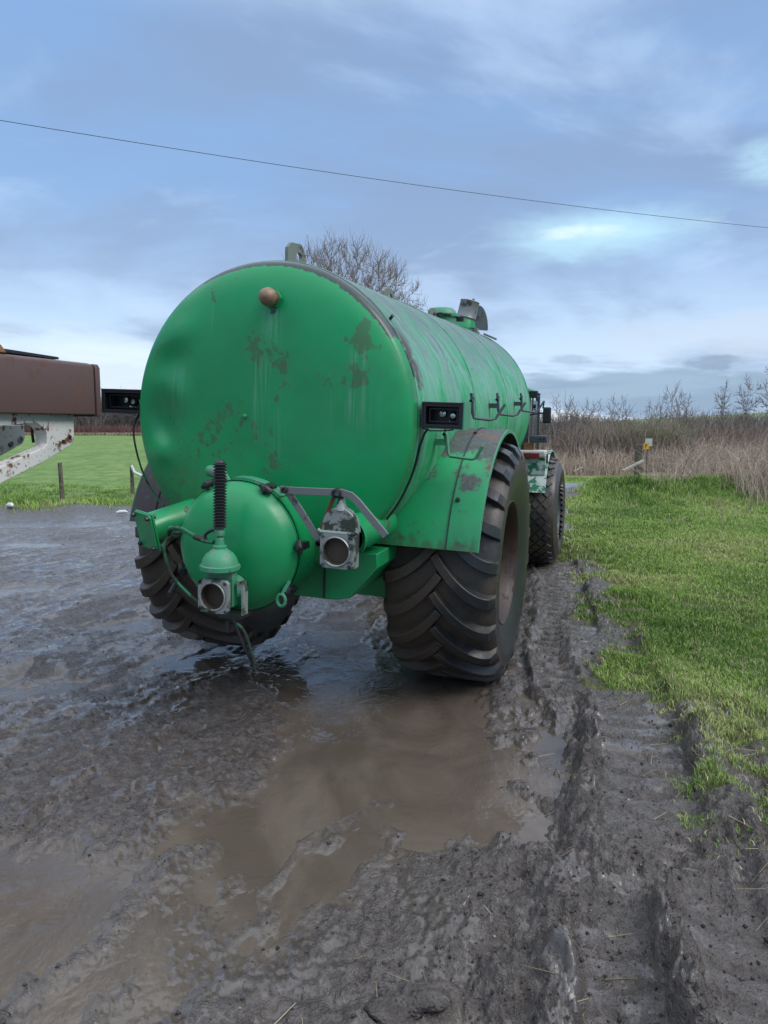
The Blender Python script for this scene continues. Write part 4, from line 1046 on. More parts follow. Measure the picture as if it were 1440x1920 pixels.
b.lathe(prof, S0 + Vector((0, 0, .042)), (.012, 0, 1), 24); b.build('rubber_bellows', M_dark, valve)

# second valve with pipe and hand lever
VR = Vector((.552, -1.50, 1.078))
b = MB(); b.lathe([(.09, .088), (.30, .092), (.62, .095)], VR + Vector((.008, 0, .052)), (0, 1, 0), 36); b.lathe([(.085, .104), (.11, .104), (.11, .088)], VR + Vector((.008, 0, .045)), (0, 1, 0), 36)
pipe = b.build('outlet_pipe', M_green, T)
b = MB(); n_ = 20; pts = [(-.092, .085), (-.092, .10)] + [(math.cos(a) * .088, .118 + math.sin(a) * .088) for a in np.linspace(math.pi, 0, n_)] + [(.092, .10), (.092, .085)]
b.prism(pts, VR + Vector((0, .022, 0)), (1, 0, 0), (0, 0, 1), (0, .05, 0))
b.box(VR + Vector((0, .045, .0)), (.172, .055, .17))
b.tube([VR + Vector((0, .045, .19)), VR + Vector((0, .045, .225)), VR + Vector((0, .045, .24)), VR + Vector((0, .045, .275))], [.034, .022, .017, .013], 14)
side_valve = b.build('side_valve', M_cast, T, bevel=.004)
b = MB(); b.tube([VR + Vector((-.10, .0, .098)), VR + Vector((-.085, .0, .088)), VR + Vector((.085, .0, .088)), VR + Vector((.10, .0, .098))], .009, 8); b.build('valve_rib', M_cast, side_valve)
b = MB(); flange(b, VR, .083, .068, -.012, .017); b.build('valve_flange', M_cast, side_valve)
b = MB(); b.lathe([(-.018, .074), (-.024, .070), (-.020, .0655), (.012, .065)], VR, (0, 1, 0), 36); b.build('bore_ring', M_cast, side_valve)
b = MB(); b.lathe([(-.012, .0645), (.0165, .062), (.0165, 0)], VR, (0, 1, 0), 32); b.build('bore', M_pipein, side_valve)
b = MB()
for sx in (-1, 1):
    for sz in (-1, 1): b.lathe([(-.019, .007), (-.006, .007)], VR + Vector((sx * .068, 0, sz * .068)), (0, 1, 0), 10)
b.each('bolt', M_dark, side_valve)
def flat(b, pts, w, t, y):
    """flat bar in the xz plane at y"""
    P_ = [Vector((p[0], y, p[1])) for p in pts]; A = []; B = []
    for k, p in enumerate(P_):
        d = (P_[min(k + 1, len(P_) - 1)] - P_[max(k - 1, 0)]).normalized(); nrm = Vector((-d.z, 0, d.x)); A.append(p + nrm * w / 2); B.append(p - nrm * w / 2)
    b.strip(A, B, Vector((0, t, 0)))
YL = -1.475
b = MB(); flat(b, [(.235, 1.350), (.30, 1.350), (.45, 1.353), (.56, 1.356), (.605, 1.345), (.64, 1.318), (.68, 1.275), (.785, 1.165)], .036, .012, YL); lever = b.build('hand_lever', M_steel, T, bevel=.002)
b = MB(); flat(b, [(.262, 1.350), (.34, 1.25), (.445, 1.105)], .036, .010, YL + .014); b.build('lever_link', M_steel, lever, bevel=.002)
b = MB(); flat(b, [(.515, 1.345), (.48, 1.26), (.448, 1.175)], .018, .008, YL + .03); b.build('red_link', M_redrod, lever)
b = MB()
for p_, r2 in (((.265, 1.352), .016), ((.535, 1.352), .024), ((.45, 1.105), .018)):
    b.lathe([(-.015, r2 * .7), (-.012, r2), (.05, r2), (.055, 0)], (p_[0], YL, p_[1]), (0, 1, 0), 14)
    b.build('pivot_pin', M_dark, lever); b = MB()
b.tube([(.552, YL + .02, 1.352), (.552, YL + .02, 1.30)], .014, 8)
b.tube([(.45, YL + .02, 1.105), (.48, YL + .05, 1.105)], .012, 8)
b.each('lever_shank', M_dark, lever)
# inlet stub with blanking plate on the left
A0 = Vector((-.565, -1.43, 1.075)); A1 = Vector((-.33, -1.02, 1.175)); dd = (A1 - A0).normalized()
b = MB(); b.lathe([(.015, .088), ((A1 - A0).length, .095)], A0, dd, 36)
b.lathe([(.0, .0), (.0, .0)], A0, dd, 8)
ip = b.build('inlet_pipe', M_green, T)
u_ = dd.cross(Vector((0, 0, 1))).normalized(); v_ = u_.cross(dd).normalized()
b = MB(); b.prism([(-.10, -.085), (-.085, -.10), (.085, -.10), (.10, -.085), (.10, .085), (.085, .10), (-.085, .10), (-.10, .085)], A0 - dd * .008, u_, v_, dd * .010)
b.prism([(-.10, -.10), (.10, -.10), (.10, .10), (-.10, .10)], A0 + dd * .005, u_, v_, dd * .012)
b.build('blanking_plate', M_green, ip, bevel=.003)
b = MB()
for su in (-1, 1):
    for sv in (-1, 1): b.lathe([(-.025, .0), (-.025, .012), (.03, .012)], A0 + u_ * su * .082 + v_ * sv * .082, dd, 6)
b.each('bolt', M_dark, ip)
# sump box and chassis under the tank
b = MB(); b.prism([(-.42, .70), (.36, .70), (.45, .72), (.60, .90), (.60, .98), (-.42, .98)], (0, -1.04, 0), (1, 0, 0), (0, 0, 1), (0, .55, 0)); b.build('sump_box', M_green, T, bevel=.006)
b = MB(); b.box((.30, -1.045, .83), (.008, .02, .25)); b.build('sump_seam', M_dark, T)
b = MB()
for sx in (-1, 1): b.box((sx * .32, 1.0, .80), (.12, 3.9, .16))
for y in (-.3, .5, 1.6, 2.6): b.box((0, y, .82), (.5, .1, .12))
b.box((0, -.28, .62), (1.0, .14, .14)); b.build('chassis', M_green, T, bevel=.006)
b = MB(); b.tube([(-.85, 0, .774), (.85, 0, .774)], .065, 16); b.box((0, 0, .76), (1.0, .15, .15)); b.build('axle', M_dark, T)
b = MB(); b.tube([(.42, -.32, .62), (.44, -.32, .5), (.47, -.31, .42)], [.03, .02, .008], 8); b.build('spring_clip', M_dark, T)
b = MB(); b.prism([(-.45, 2.7), (.45, 2.7), (.12, 4.1), (-.12, 4.1)], (0, 0, .62), (1, 0, 0), (0, 1, 0), (0, 0, .14)); b.lathe([(-.03, .08), (.03, .08), (.03, .04), (-.03, .04), (-.03, .08)], (0, 4.15, .69), (0, 0, 1), 20); b.build('drawbar', M_green, T)
# mudguards
for sgn in (1, -1):
    A = []; B = []; N_ = []
    angs = np.linspace(rad(166), rad(14), 40)
    for a in angs:
        rr_ = .855 + .022 * (abs(math.cos(a)) ** 4); y = math.cos(a) * -1 * -rr_ * 1.0; y = rr_ * math.cos(a); z = .79 + rr_ * math.sin(a) * .975
        y = y if True else 0
        xi = math.sqrt(max(R_ ** 2 - (z - ZC) ** 2, .0)) if abs(z - ZC) < R_ else .3
        xi = max(xi - .01, .42)
        A.append((sgn * 1.10, y, z)); B.append((sgn * xi, y, z)); N_.append(Vector((0, math.cos(a) * -.007, math.sin(a) * -.007)))
    b = MB(); b.strip(A, B, N_); g = b.build('mudguard', M_guard if sgn > 0 else M_guard_rust, T, angle=50)
    b = MB(); b.strip([(p[0], p[1], p[2]) for p in A], [(p[0] + sgn * .006, p[1], p[2]) for p in A], [Vector((0, -math.cos(a) * .022, -math.sin(a) * .022)) for a in angs]); b.build('mudguard_lip', M_castg, g)
    k0 = [k for k in range(40) if angs[k] > rad(60)]
    b = MB(); b.strip([(sgn * .93, A[k][1] * 1.002, A[k][2] + .002) for k in k0], [(sgn * .924, A[k][1] * 1.002, A[k][2] + .002) for k in k0], [Vector((0, math.cos(angs[k]) * .005, math.sin(angs[k]) * .005)) for k in k0]); b.build('panel_seam', M_dark, g)
    if sgn > 0:
        b = MB(); q = angs[5]; P0 = Vector((.955, A[5][1], A[5][2]));
        b.lathe([(-.005, .014), (.010, .013), (.010, .006), (.016, .006), (.016, 0)], P0, (0, math.cos(q), math.sin(q)), 12)
        P0 = Vector((.90, A[24][1], A[24][2])); b.lathe([(-.005, .014), (.014, .01), (.014, 0)], Vector((.93, A[16][1], A[16][2])), (0, math.cos(angs[16]), math.sin(angs[16])), 10)
        b.each('bolt', M_dark, g)
# light boxes
for sgn, x0, x1, z0, z1 in ((1, .835, 1.045, 1.660, 1.792), (-1, -1.088, -.80, 1.674, 1.812)):
    y0, y1 = -1.10, -.96; t = .008; b = MB(); xc, zc_ = (x0 + x1) / 2, (z0 + z1) / 2
    mats = M_black
    b.box((x0 + t / 2, (y0 + y1) / 2, zc_), (t, y1 - y0, z1 - z0)); b.box((x1 - t / 2, (y0 + y1) / 2, zc_), (t, y1 - y0, z1 - z0))
    b.box((xc, (y0 + y1) / 2, z0 + t / 2 + .0003), (x1 - x0 - 2 * t - .0006, y1 - y0, t)); b.box((xc, (y0 + y1) / 2, z1 - t / 2 - .0003), (x1 - x0 - 2 * t - .0006, y1 - y0, t)); b.box((xc, y1 - .004, zc_), (x1 - x0 - 2.2 * t, .006, z1 - z0 - 2.2 * t))
    lb = b.build('light_box', mats, T)
    if sgn > 0:
        b = MB(); b.box((x1 + .0045, (y0 + y1) / 2 + .01, zc_), (.006, y1 - y0 + .02, z1 - z0 + .006)); b.build('side_plate', M_castg, lb)
    b = MB(); i = .010
    for q in range(2):
        i = .009 + .022 * q; yy0 = y0 + .004 + .028 * q; tt = .012 if q == 0 else .006
        b.box((x0 + i + tt / 2, yy0 + .02, zc_), (tt, .04, z1 - z0 - 2 * i)); b.box((x1 - i - tt / 2, yy0 + .02, zc_), (tt, .04, z1 - z0 - 2 * i))
        b.box((xc, yy0 + .02, z0 + i + tt / 2 + .0004), (x1 - x0 - 2 * i - 2 * tt - .0006, .0396, tt)); b.box((xc, yy0 + .02, z1 - i - tt / 2 - .0004), (x1 - x0 - 2 * i - 2 * tt - .0006, .0396, tt))
    b.box((xc, y0 + .10, zc_), (x1 - x0 - .025, .006, z1 - z0 - .025)); b.build('lamp_housing', M_black, lb)
    b = MB(); lx = xc + (.02 if sgn > 0 else 0)
    b.lathe([(0, .022), (-.008, .020), (-.016, .013), (-.018, 0)], (lx + .02, y0 + .085, zc_ - .002), (0, 1, 0), 16); b.lathe([(0, .020), (-.010, .017), (-.014, 0)], (lx - .035, y0 + .085, zc_ + .008), (0, 1, 0), 12)
    b.tube([(lx + .045 * math.cos(q) + .03, y0 + .06, zc_ + .028 * math.sin(q) - .005) for q in np.linspace(-2.2, 1.2, 12)], .002, 6)
    b.each('bulb_holder', M_refl, lb)
    b = MB(); b.box((sgn * .80, -1.0, z1 - .015), (.09, .02, .012)); b.box((sgn * .80, -1.0, z0 + .02), (.09, .02, .012)); b.each('light_bracket', M_castg, lb)
# hose hooks on the right flank
def hook(y, z, sc_=1., big=False):
    x0 = math.sqrt(R_ ** 2 - (z - ZC) ** 2); b = MB()
    b.box((x0 + .03, y, z), (.07, .04, .035)); b.box((x0 + .065, y, z + .02), (.014, .04, .15), Matrix.Rotation(rad(-8), 3, 'Y'))
    if big: b.tube([(x0 + .055, y - .01, z + .05), (x0 + .075, y - .01, z - .05), (x0 + .09, y - .015, z - .075), (x0 + .215, y - .015, z - .085), (x0 + .235, y - .01, z - .078), (x0 + .27, y - .01, z - .01)], .0085, 8)
    else: b.tube([(x0 + .065, y, z + .07), (x0 + .065, y, z - .03), (x0 + .075, y, z - .06), (x0 + .17, y + .05, z - .07), (x0 + .20, y + .08, z - .06), (x0 + .25, y + .1, z + .03)], .009, 8)
    b.lathe([(-.03, .012), (.0, .012), (.0, 0)], (x0 + .06, y - .01, z + .045), (0, 1, 0), 6); b.build('hose_hook', M_grey if not big else M_castg, T)
hook(-.70, 1.57, 1, True)
hook(-.06, 1.75); hook(.86, 1.76); hook(2.05, 1.77)
# hoses and cables
def smooth_path(pts, n_=8):
    P_ = [Vector(p) for p in pts]; out = []
    for k in range(len(P_) - 1):
        p0 = P_[max(k - 1, 0)]; p1 = P_[k]; p2 = P_[k + 1]; p3 = P_[min(k + 2, len(P_) - 1)]
        for t in np.linspace(0, 1, n_, endpoint=False):
            out.append(.5 * ((2 * p1) + (p2 - p0) * t + (2 * p0 - 5 * p1 + 4 * p2 - p3) * t * t + (3 * p1 - p0 - 3 * p2 + p3) * t ** 3))
    return out + [P_[-1]]
b = MB(); b.tube(smooth_path([(-.28, -1.50, 1.10), (-.31, -1.56, 1.10), (-.339, -1.6, 1.052), (-.328, -1.6, .972), (-.298, -1.6, .898), (-.228, -1.6, .831), (-.107, -1.6, .748), (.027, -1.6, .709), (.101, -1.6, .664), (.139, -1.6, .582), (.168, -1.6, .496)]), .0085, 10); b.build('hydraulic_hose', M_hose, T)
b = MB(); b.tube(smooth_path([(-.325, -1.58, 1.10), (-.29, -1.62, 1.137), (-.227, -1.7, 1.159), (-.17, -1.7, 1.160), (-.10, -1.72, 1.14), (-.03, -1.745, 1.125), (.0, -1.745, 1.12), (.03, -1.745, 1.12)]), .0105, 10); b.build('hydraulic_hose', M_hose, T)
b = MB(); b.tube([(-.08, -1.735, 1.134), (-.01, -1.745, 1.122)], .013, 10); b.build('hose_coupling', M_dark, T); b = MB(); b.tube(smooth_path([(-.01, -1.745, 1.12), (-.015, -1.745, 1.15), (.02, -1.745, 1.175), (.06, -1.745, 1.18)]), .008, 8); b.build('hose_loop', M_dark, T); b = MB()
b.tube([(-.29 + .03 * math.cos(q), -1.57, 1.11 + .022 * math.sin(q)) for q in np.linspace(0, 6.28, 14)], .006, 8, caps=False); b.build('hose_coupling', M_dark, T)
b = MB(); b.tube([(.05, -1.60, .72), (.10, -1.60, .60), (.165, -1.585, .455)], [.012, .011, .006], 8); b.tube([(.02, -1.6, .70), (.02, -1.6, .64)], .012, 8); b.box((.03, -1.55, .72), (.12, .12, .02)); b.build('drain_pipe', M_dark, T); b = MB(); b.tube([(-.36, -1.45, .83), (-.30, -1.62, .80)], .014, 8); b.build('hose_clip', M_dark, T)
# cables by the light boxes
pts = [(math.cos(a) * (R_ + .006) + .0, -1.03, ZC + math.sin(a) * (R_ + .006)) for a in np.linspace(rad(-8), rad(-52), 14)]
b = MB(); b.tube([(.86, -1.06, 1.655), (.84, -1.05, 1.63)] + pts, .006, 8); b.tube([(.84, -1.09, 1.66), (.88, -1.09, 1.648), (.94, -1.09, 1.650), (1.0, -1.09, 1.657)], .004, 6); b.build('cable', M_wire, T)
b = MB(); b.tube(smooth_path([(-.86, -1.06, 1.674), (-.885, -1.08, 1.60), (-.865, -1.1, 1.50), (-.82, -1.1, 1.35), (-.76, -1.08, 1.22), (-.66, -1.1, 1.14)]), .0055, 8); b.build('cable', M_hose, T)
# wheels of the tanker
wheel(T, (.8525, 0, .774), 1, mudside=-1, spin=.07)
wheel(T, (-.8525, 0, .779), -1, mudside=0, spin=.2)

# ------------------------------------------------------------------ tractor in front of the tanker
TR = empty('tractor', (1.0, 9.17, .0), (0, 0, rad(-18.3)))
tag(TR, 'old green tractor with wide turf tyres mostly hidden in front of the slurry tanker', 'tractor')
wheel(TR, (.83, 0, .61), 1, 'turf', .58, .615, .33, M_grey)
wheel(TR, (-.83, 0, .61), -1, 'turf', .58, .615, .33, M_grey)
wheel(TR, (.72, 1.9, .42), 1, 'turf', .34, .42, .20, M_grey)
wheel(TR, (-.72, 1.9, .42), -1, 'turf', .34, .42, .20, M_grey)
b = MB(); b.box((0, .9, .62), (.42, 2.4, .34)); b.tube([(-.72, 0, .61), (.72, 0, .61)], .11, 14); b.tube([(-.66, 1.9, .42), (.66, 1.9, .42)], .06, 12); b.box((0, -.38, .55), (.3, .5, .1)); b.build('chassis', M_dark, TR, bevel=.02)
b = MB(); b.prism([(.62, .75), (2.25, .75), (2.32, .95), (2.28, 1.18), (.62, 1.32)], (-.30, 0, 0), (0, 1, 0), (0, 0, 1), (.6, 0, 0)); b.build('bonnet', M_tgreen, TR, bevel=.05, seg=3)
b = MB(); b.tube([(.22, 1.3, 1.25), (.22, 1.3, 1.85), (.22, 1.33, 1.9)], .035, 12); b.build('exhaust', M_dark, TR)
cab = MB(); cab.box((0, .12, 1.985), (1.50, 1.15, .07)); cab.box((0, .15, .95), (1.1, .9, .5)); cab = cab.build('cab', M_tgreen, TR, bevel=.03)
for sx in (-1, 1):
    b = MB(); b.strip([(sx * .775, -.47, 1.30), (sx * .785, -.47, 1.60), (sx * .80, -.47, 1.94)], [(sx * .70, -.47, 1.30), (sx * .70, -.47, 1.60), (sx * .70, -.47, 1.94)], Vector((0, .07, 0))); b.build('rear_pillar', M_grey, cab)
    b = MB(); b.box((sx * .74, .66, 1.62), (.05, .05, .68)); b.build('front_pillar', M_grey, cab)
    b = MB(); b.box((sx * .745, .12, 1.58), (.012, .95, .62)); b.build('side_window', M_glass, cab)
    b = MB(); b.tube([(sx * .828, -.50, 1.30), (sx * .828, -.50, 1.92)], .010, 8); b.build('grab_rail', M_steel, cab)
    # mudguard
    g = MB(); g.box((sx * .80, -.50, 1.165), (.32, .30, .19), Matrix.Rotation(rad(6), 3, 'X')); 
    A = []; B = []; an_ = np.linspace(rad(160), rad(20), 20)
    for a in an_: A.append((sx * 1.0, .67 * math.cos(a), .64 + .67 * math.sin(a))); B.append((sx * .58, .67 * math.cos(a), .64 + .67 * math.sin(a)))
    fender = MB(); fender.strip([p for p in A if True], B, [Vector((0, -.01 * math.cos(a), -.01 * math.sin(a))) for a in an_]); 
    fender.box((sx * .80, -.53, 1.165), (.36, .02, .21)); fender = fender.build('rear_fender', M_patch, TR)
    b = MB(); b.box((sx * .80, -.50, 1.285), (.38, .16, .085)); b.build('fender_cap', M_signw, fender, bevel=.02)
    b = MB(); b.box((sx * .84, -.595, 1.268), (.17, .03, .062)); b.build('tail_light', M_redlens, fender, bevel=.008)
    b = MB(); b.box((sx * .995, -.49, 1.235), (.016, .05, .10)); b.build('fender_trim', M_black, fender)
b = MB(); b.box((.80, -.50, 1.36), (.11, .06, .09)); b.build('door_sill', M_orange, cab)
b = MB(); b.box((0, -.44, 1.60), (1.34, .012, .60)); b.build('rear_window', M_glass, cab)
b = MB(); b.box((.83, -.56, 1.93), (.115, .09, .075)); b.lathe([(0, .014), (.03, .014), (.03, 0)], (.885, -.56, 1.93), (1, 0, 0), 8); b.build('work_lamp', M_black, cab, bevel=.012)
b = MB(); b.box((.905, -.56, 1.448), (.19, .03, .082)); b.build('bracket_arm', M_grey, cab, bevel=.012)
b = MB()
for x_ in (.925, .965): b.lathe([(0, .011), (-.004, .011), (-.004, 0)], (x_, -.577, 1.447), (0, 1, 0), 10)
b.each('bolt_hole', M_black, cab)
b = MB(); b.box((.990, -.56, 1.705), (.088, .03, .175)); mirror = b.build('mirror', M_black, TR, bevel=.02, seg=3)
b = MB(); b.tube(smooth_path([(.80, -.53, 1.71), (.86, -.55, 1.72), (.95, -.555, 1.73)]), .010, 8); b.tube(smooth_path([(.845, -.53, 1.80), (.86, -.54, 1.765), (.91, -.55, 1.735)]), .007, 8); b.tube([(.945, -.56, 1.78), (.958, -.56, 1.86)], .008, 8)
b.lathe([(-.015, .022), (.015, .022)], (.85, -.53, 1.805), (1, 0, 0), 10); b.build('mirror_arm', M_black, mirror)

# ------------------------------------------------------------------ rusty machine frame at the left edge
dirU = Vector((-.314, -.949, 0)); nrm = Vector((.949, -.314, 0))
K = empty('machine_frame', (-1.86, 5.0, 0), (0, 0, 0))
tag(K, 'rust brown steel beam on a flaking white frame left of the tanker', 'machine frame')
def kp(s, z, off=0.): return dirU * s + Vector((0, 0, z)) - nrm * off
LN = 3.6
prof = [(.0, 1.665), (.0, 1.965), (.012, 1.985), (.045, 1.995), (.40, 1.995), (.40, 1.96), (.05, 1.96), (.03, 1.95), (.03, 1.70), (.40, 1.70), (.40, 1.665)]
b = MB(); b.prism(prof, kp(.02, 0), -nrm, (0, 0, 1), dirU * LN); beam = b.build('beam', M_brown, K, bevel=.006)
b = MB(); b.prism([(-.008, 1.655), (-.008, 1.965), (.006, 1.99), (.42, 2.0), (.42, 1.655)], kp(-.03, 0), -nrm, (0, 0, 1), dirU * .045); b.build('end_plate', M_brown, beam, bevel=.005)
# near white arm with oval opening
outer = [(.154, 1.668), (.158, 1.52), (.175, 1.488), (.21, 1.465), (.419, 1.384), (.84, 1.250), (1.6, .98), (2.1, .72), (2.4, .40), (2.4, .0), (2.75, .0), (2.75, .55), (2.75, 1.668)]
hole = [(.392, 1.52), (.40, 1.56), (.425, 1.592), (.477, 1.614), (.632, 1.603), (.80, 1.590), (1.2, 1.56), (2.2, 1.55), (2.45, 1.5), (2.45, 1.0), (2.1, 1.0), (1.6, 1.13), (.80, 1.355), (.579, 1.421), (.43, 1.463), (.398, 1.485)]
def holed(b, outer, hole, O, off0, off1):
    import mathutils.geometry as mg
    allp = [[Vector((u, v, 0)) for u, v in outer], [Vector((u, v, 0)) for u, v in hole]]
    tri = mg.tessellate_polygon(allp); flatp = outer + hole; n_ = len(flatp); no = len(outer)
    vs = [kp(u, v, off0) for u, v in flatp] + [kp(u, v, off1) for u, v in flatp]
    fs = [tuple(t) for t in tri] + [tuple(i + n_ for i in reversed(t)) for t in tri]
    for k in range(no): fs.append((k, (k + 1) % no, (k + 1) % no + n_, k + n_))
    nh = len(hole)
    for k in range(nh): a = no + k; c = no + (k + 1) % nh; fs.append((c, a, a + n_, c + n_))
    b.add(vs, fs)
for off, nm in ((.06, 'frame_arm'), (1.0, 'frame_arm')):
    b = MB(); holed(b, outer, hole, None, off, off + .09); arm = b.build(nm, M_white, K, bevel=.004, angle=30)
    b = MB()
    for s_, z_ in ((.20, 1.525), (.262, 1.498)): b.lathe([(0, .012), (.006, .012), (.006, 0)], kp(s_, z_, off - .001), tuple(nrm), 12)
    b.each('bolt', M_rusty, arm)
    b = MB(); b.box(kp(2.575, .03, off + .045), (.36, .5, .06), Matrix.Rotation(math.atan2(dirU.y, dirU.x), 3, 'Z')); b.build('foot', M_brown, arm)
b = MB(); b.prism([(.0, 1.60), (.0, 1.51), (.025, 1.475), (.235, 1.392), (.8, 1.20), (.8, 1.60)], kp(0, 0, .60), dirU, (0, 0, 1), -nrm * .03); pl = b.build('inner_plate', M_white, K, bevel=.004)
b = MB()
for s_, z_ in ((.128, 1.474), (.043, 1.504)): b.lathe([(0, .022), (.010, .020), (.010, .010), (.004, .010), (.004, 0)], kp(s_, z_, .60), tuple(nrm), 16)
b.each('bolt', M_cast, pl)
b = MB(); b.box(kp(1.5, 1.62, .55), (1.0, .12, .12), Matrix.Rotation(math.atan2(nrm.y, nrm.x), 3, 'Z')); b.build('cross_member', M_brown, K)
b = MB(); b.tube([kp(.253, 1.66, .3), kp(.250, 1.60, .3), kp(.256, 1.55, .3), kp(.248, 1.49, .3)], [.008, .010, .009, .010], 8); b.build('cable', M_wire, K)
b = MB(); b.prism([(.215, 2.006), (.22, 2.020), (1.6, 2.058), (1.6, 2.03)], kp(0, 0, .10), dirU, (0, 0, 1), -nrm * .12); b.build('top_strip', M_dark, K)
b = MB(); b.box(kp(.40, 2.005, .15), (.05, .06, .035)); b.box(kp(1.4, 2.01, .15), (.05, .06, .06)); b.each('spacer', M_orange, K)
b = MB(); b.prism([(.70, 2.00), (.735, 2.04), (.79, 2.075), (1.3, 2.12), (1.3, 2.0)], kp(0, 0, .03), dirU, (0, 0, 1), -nrm * .05); b.build('hinge_cover', M_orange, K, bevel=.006)

# ------------------------------------------------------------------ overhead line
L0 = Vector((-6.41, 13.4, 6.60)); L1 = Vector((9.96, 20.5, 6.63)); dl = L1 - L0
E0 = L0 - dl * 1.2; E1 = L1 + dl * 1.2; pts = []
for q in range(61):
    t = q / 60; p = E0.lerp(E1, t); p.z += (t - .5) ** 2 * 4 * 1.5 - .075; pts.append(p)
b = MB(); b.tube(pts, .0055, 6); tag(b.build('power_line', M_wire), 'thin dark overhead line crossing the sky above the tanker', 'cable')
for p in (pts[0], pts[-1]):
    b = MB(); b.tube([(0, 0, -.3), (0, 0, p.z + .3)], [.14, .10], 12); b.box((0, 0, p.z - .08), (.5, .1, .1)); o = b.build('utility_pole', M_wood); o.location = (p.x, p.y, 0)
    tag(o, 'wooden pole carrying the overhead line at its ' + ('left' if p is pts[0] else 'right') + ' end', 'pole', 'poles of the overhead line')

# ------------------------------------------------------------------ sky and sun
SUN_EL, SUN_AZ = rad(46), rad(118)     # azimuth measured from +Y towards +X
w = bpy.data.worlds.new('World'); scene.world = w; w.use_nodes = True; w.node_tree.nodes.clear(); n = NT(w.node_tree)
dirv = n.vm('NORMALIZE', n.n.new('ShaderNodeTexCoord').outputs['Generated'])
sky = n.new('ShaderNodeTexSky', dict(sky_type='NISHITA', sun_disc=False, sun_elevation=SUN_EL, sun_rotation=SUN_AZ, altitude=50, air_density=1.2, dust_density=1.5, ozone_density=1.5))
sx = n.new('ShaderNodeSeparateXYZ', Vector=dirv); X_, Y_, Z_ = sx.outputs
zz = n.m('MAXIMUM', Z_, 0.)
den = n.m('ADD', zz, .10)
cp = n.new('ShaderNodeCombineXYZ', X=n.m('DIVIDE', X_, den), Y=n.m('DIVIDE', Y_, den), Z=0.).outputs[0]
n1 = n.noise(cp, .42, 6, .55, .5); n2 = n.noise(n.vm('ADD', cp, (7.3, 2.1, 3.)), 1.25, 7, .55, .4)
el = n.m('ARCSINE', Z_)
K_ = 10.
def C(r, g, b_): return (r * K_, g * K_, b_ * K_)
base = n.mix(n.step(el, 0., .30), C(.42, .53, .66), C(.165, .275, .465))
base = n.mix(n.m('MULTIPLY', n.step(el, .22, .55), .55), base, C(.13, .235, .43))
dark = n.step(n1, .42, .56)
base = n.mix(n.m('MULTIPLY', dark, .68), base, C(.165, .225, .345))
lite = n.step(n2, .50, .70)
base = n.mix(n.m('MULTIPLY', lite, .50), base, C(.35, .465, .63))
base = n.mix(n.m('MULTIPLY', n.step(el, .44, .66), .95), base, C(.86, .96, 1.10))  # unseen overhead sky, brightened to add ambient light and sheen on the wet mud
def blob(px_az, px_el, saz, sel, nscale, thr0, thr1, colr, amt):
    """cloud feature around a compass bearing and elevation (degrees)"""
    global base
    az = n.m('ARCTAN2', X_, Y_); da = n.m('DIVIDE', n.m('SUBTRACT', az, rad(px_az)), rad(saz)); de = n.m('DIVIDE', n.m('SUBTRACT', el, rad(px_el)), rad(sel))
    g = n.m('EXPONENT', n.m('MULTIPLY', n.m('ADD', n.m('MULTIPLY', da, da), n.m('MULTIPLY', de, de)), -1.))
    sv = n.new('ShaderNodeCombineXYZ', X=n.m('MULTIPLY', az, nscale), Y=n.m('MULTIPLY', el, nscale * 3.2), Z=px_az).outputs[0]
    nz = n.noise(sv, 1., 5, .55, .3)
    f = n.step(n.m('ADD', g, n.m('MULTIPLY', n.m('SUBTRACT', nz, .5), 1.1)), thr0, thr1)
    base = n.mix(n.m('MULTIPLY', f, amt), base, colr)
blob(-22, 3.5, 26, 3.2, 9, .25, .95, C(.50, .58, .66), .75)       # pale band low on the left
blob(24, 6.0, 14, 2.2, 12, .45, 1., C(.38, .45, .55), .65)
blob(19, 2.3, 13, 2.0, 10, .38, .70, C(.16, .24, .34), .8)       # dark bank low on the right
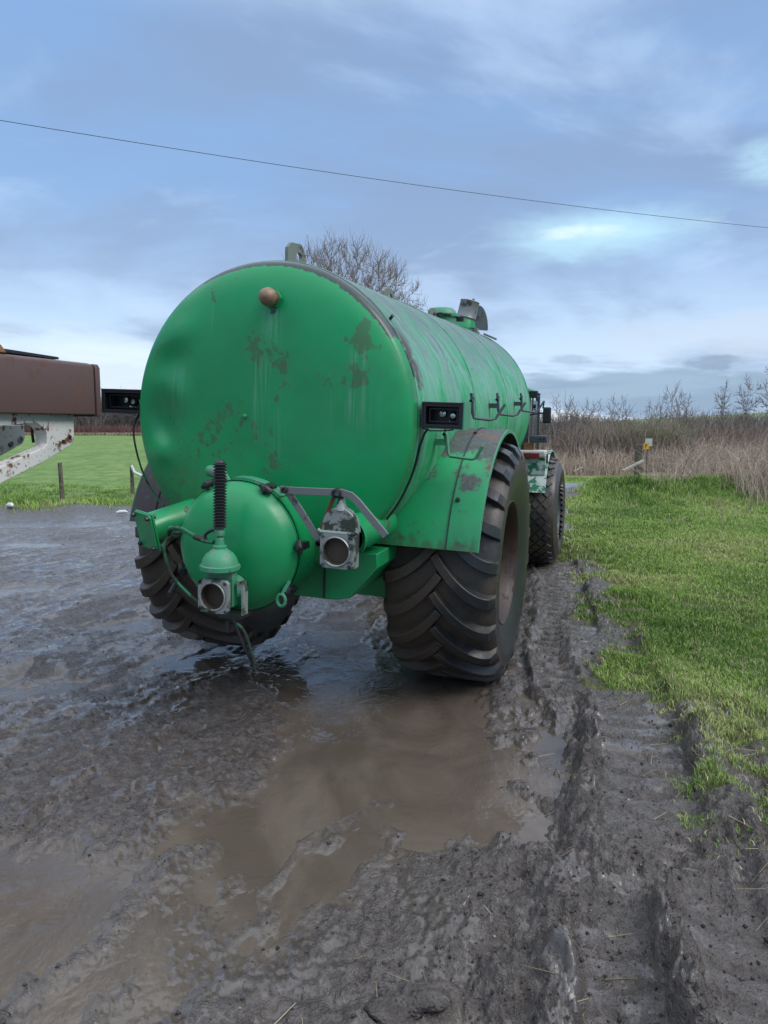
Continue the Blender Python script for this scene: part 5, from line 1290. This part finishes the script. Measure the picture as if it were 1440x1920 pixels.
blob(11, .35, 6, .75, 10, .4, .8, C(.50, .52, .54), .85)
blob(23, 4.2, 2.6, .8, 30, .5, .9, C(.15, .21, .31), .7)
blob(13.5, 4.6, 2.2, .6, 30, .5, .9, C(.18, .25, .35), .5)
blob(15.5, 13.0, 8.5, 2.2, 9, .30, 1.25, C(.38, .60, .70), .75)   # bright breaks in the cloud
blob(14.0, 13.3, 4.0, .7, 22, .45, 1.15, C(.50, .62, .66), .8)
blob(27, 16.5, 5, 2.4, 12, .45, 1.2, C(.36, .56, .66), .8)
blob(-24, 29.5, 5, 3.0, 9, .5, 1.2, C(.22, .33, .50), .8)
nb_ = n.mixf(.93, 0., 1.)
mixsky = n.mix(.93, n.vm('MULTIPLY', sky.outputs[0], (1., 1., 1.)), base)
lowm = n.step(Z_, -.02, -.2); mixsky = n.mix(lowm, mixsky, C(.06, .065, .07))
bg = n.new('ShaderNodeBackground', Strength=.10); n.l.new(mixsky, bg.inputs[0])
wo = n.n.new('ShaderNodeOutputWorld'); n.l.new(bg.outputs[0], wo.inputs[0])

ld = bpy.data.lights.new('sun', 'SUN'); ld.energy = 1.1; ld.angle = rad(28); ld.color = (1., .95, .88)
so = bpy.data.objects.new('sun', ld); link(so)
sd = Vector((math.sin(SUN_AZ) * math.cos(SUN_EL), math.cos(SUN_AZ) * math.cos(SUN_EL), math.sin(SUN_EL)))
so.rotation_euler = sd.to_track_quat('Z', 'Y').to_euler()

# ------------------------------------------------------------------ camera
cd = bpy.data.cameras.new('camera'); cam = bpy.data.objects.new('camera', cd); link(cam); scene.camera = cam
cd.sensor_fit = 'VERTICAL'; cd.sensor_height = 32; cd.lens = 1431.07 / 1920 * 32; cd.clip_end = 6000; cd.clip_start = .05
cam.location = (0, 0, 1.6); cam.rotation_euler = (rad(90 - 6.5), 0, 0)
scene.view_settings.view_transform = 'Standard'; scene.view_settings.look = 'None'; scene.view_settings.gamma = 1; scene.view_settings.exposure = 0.80
scene.cycles.use_denoising = True
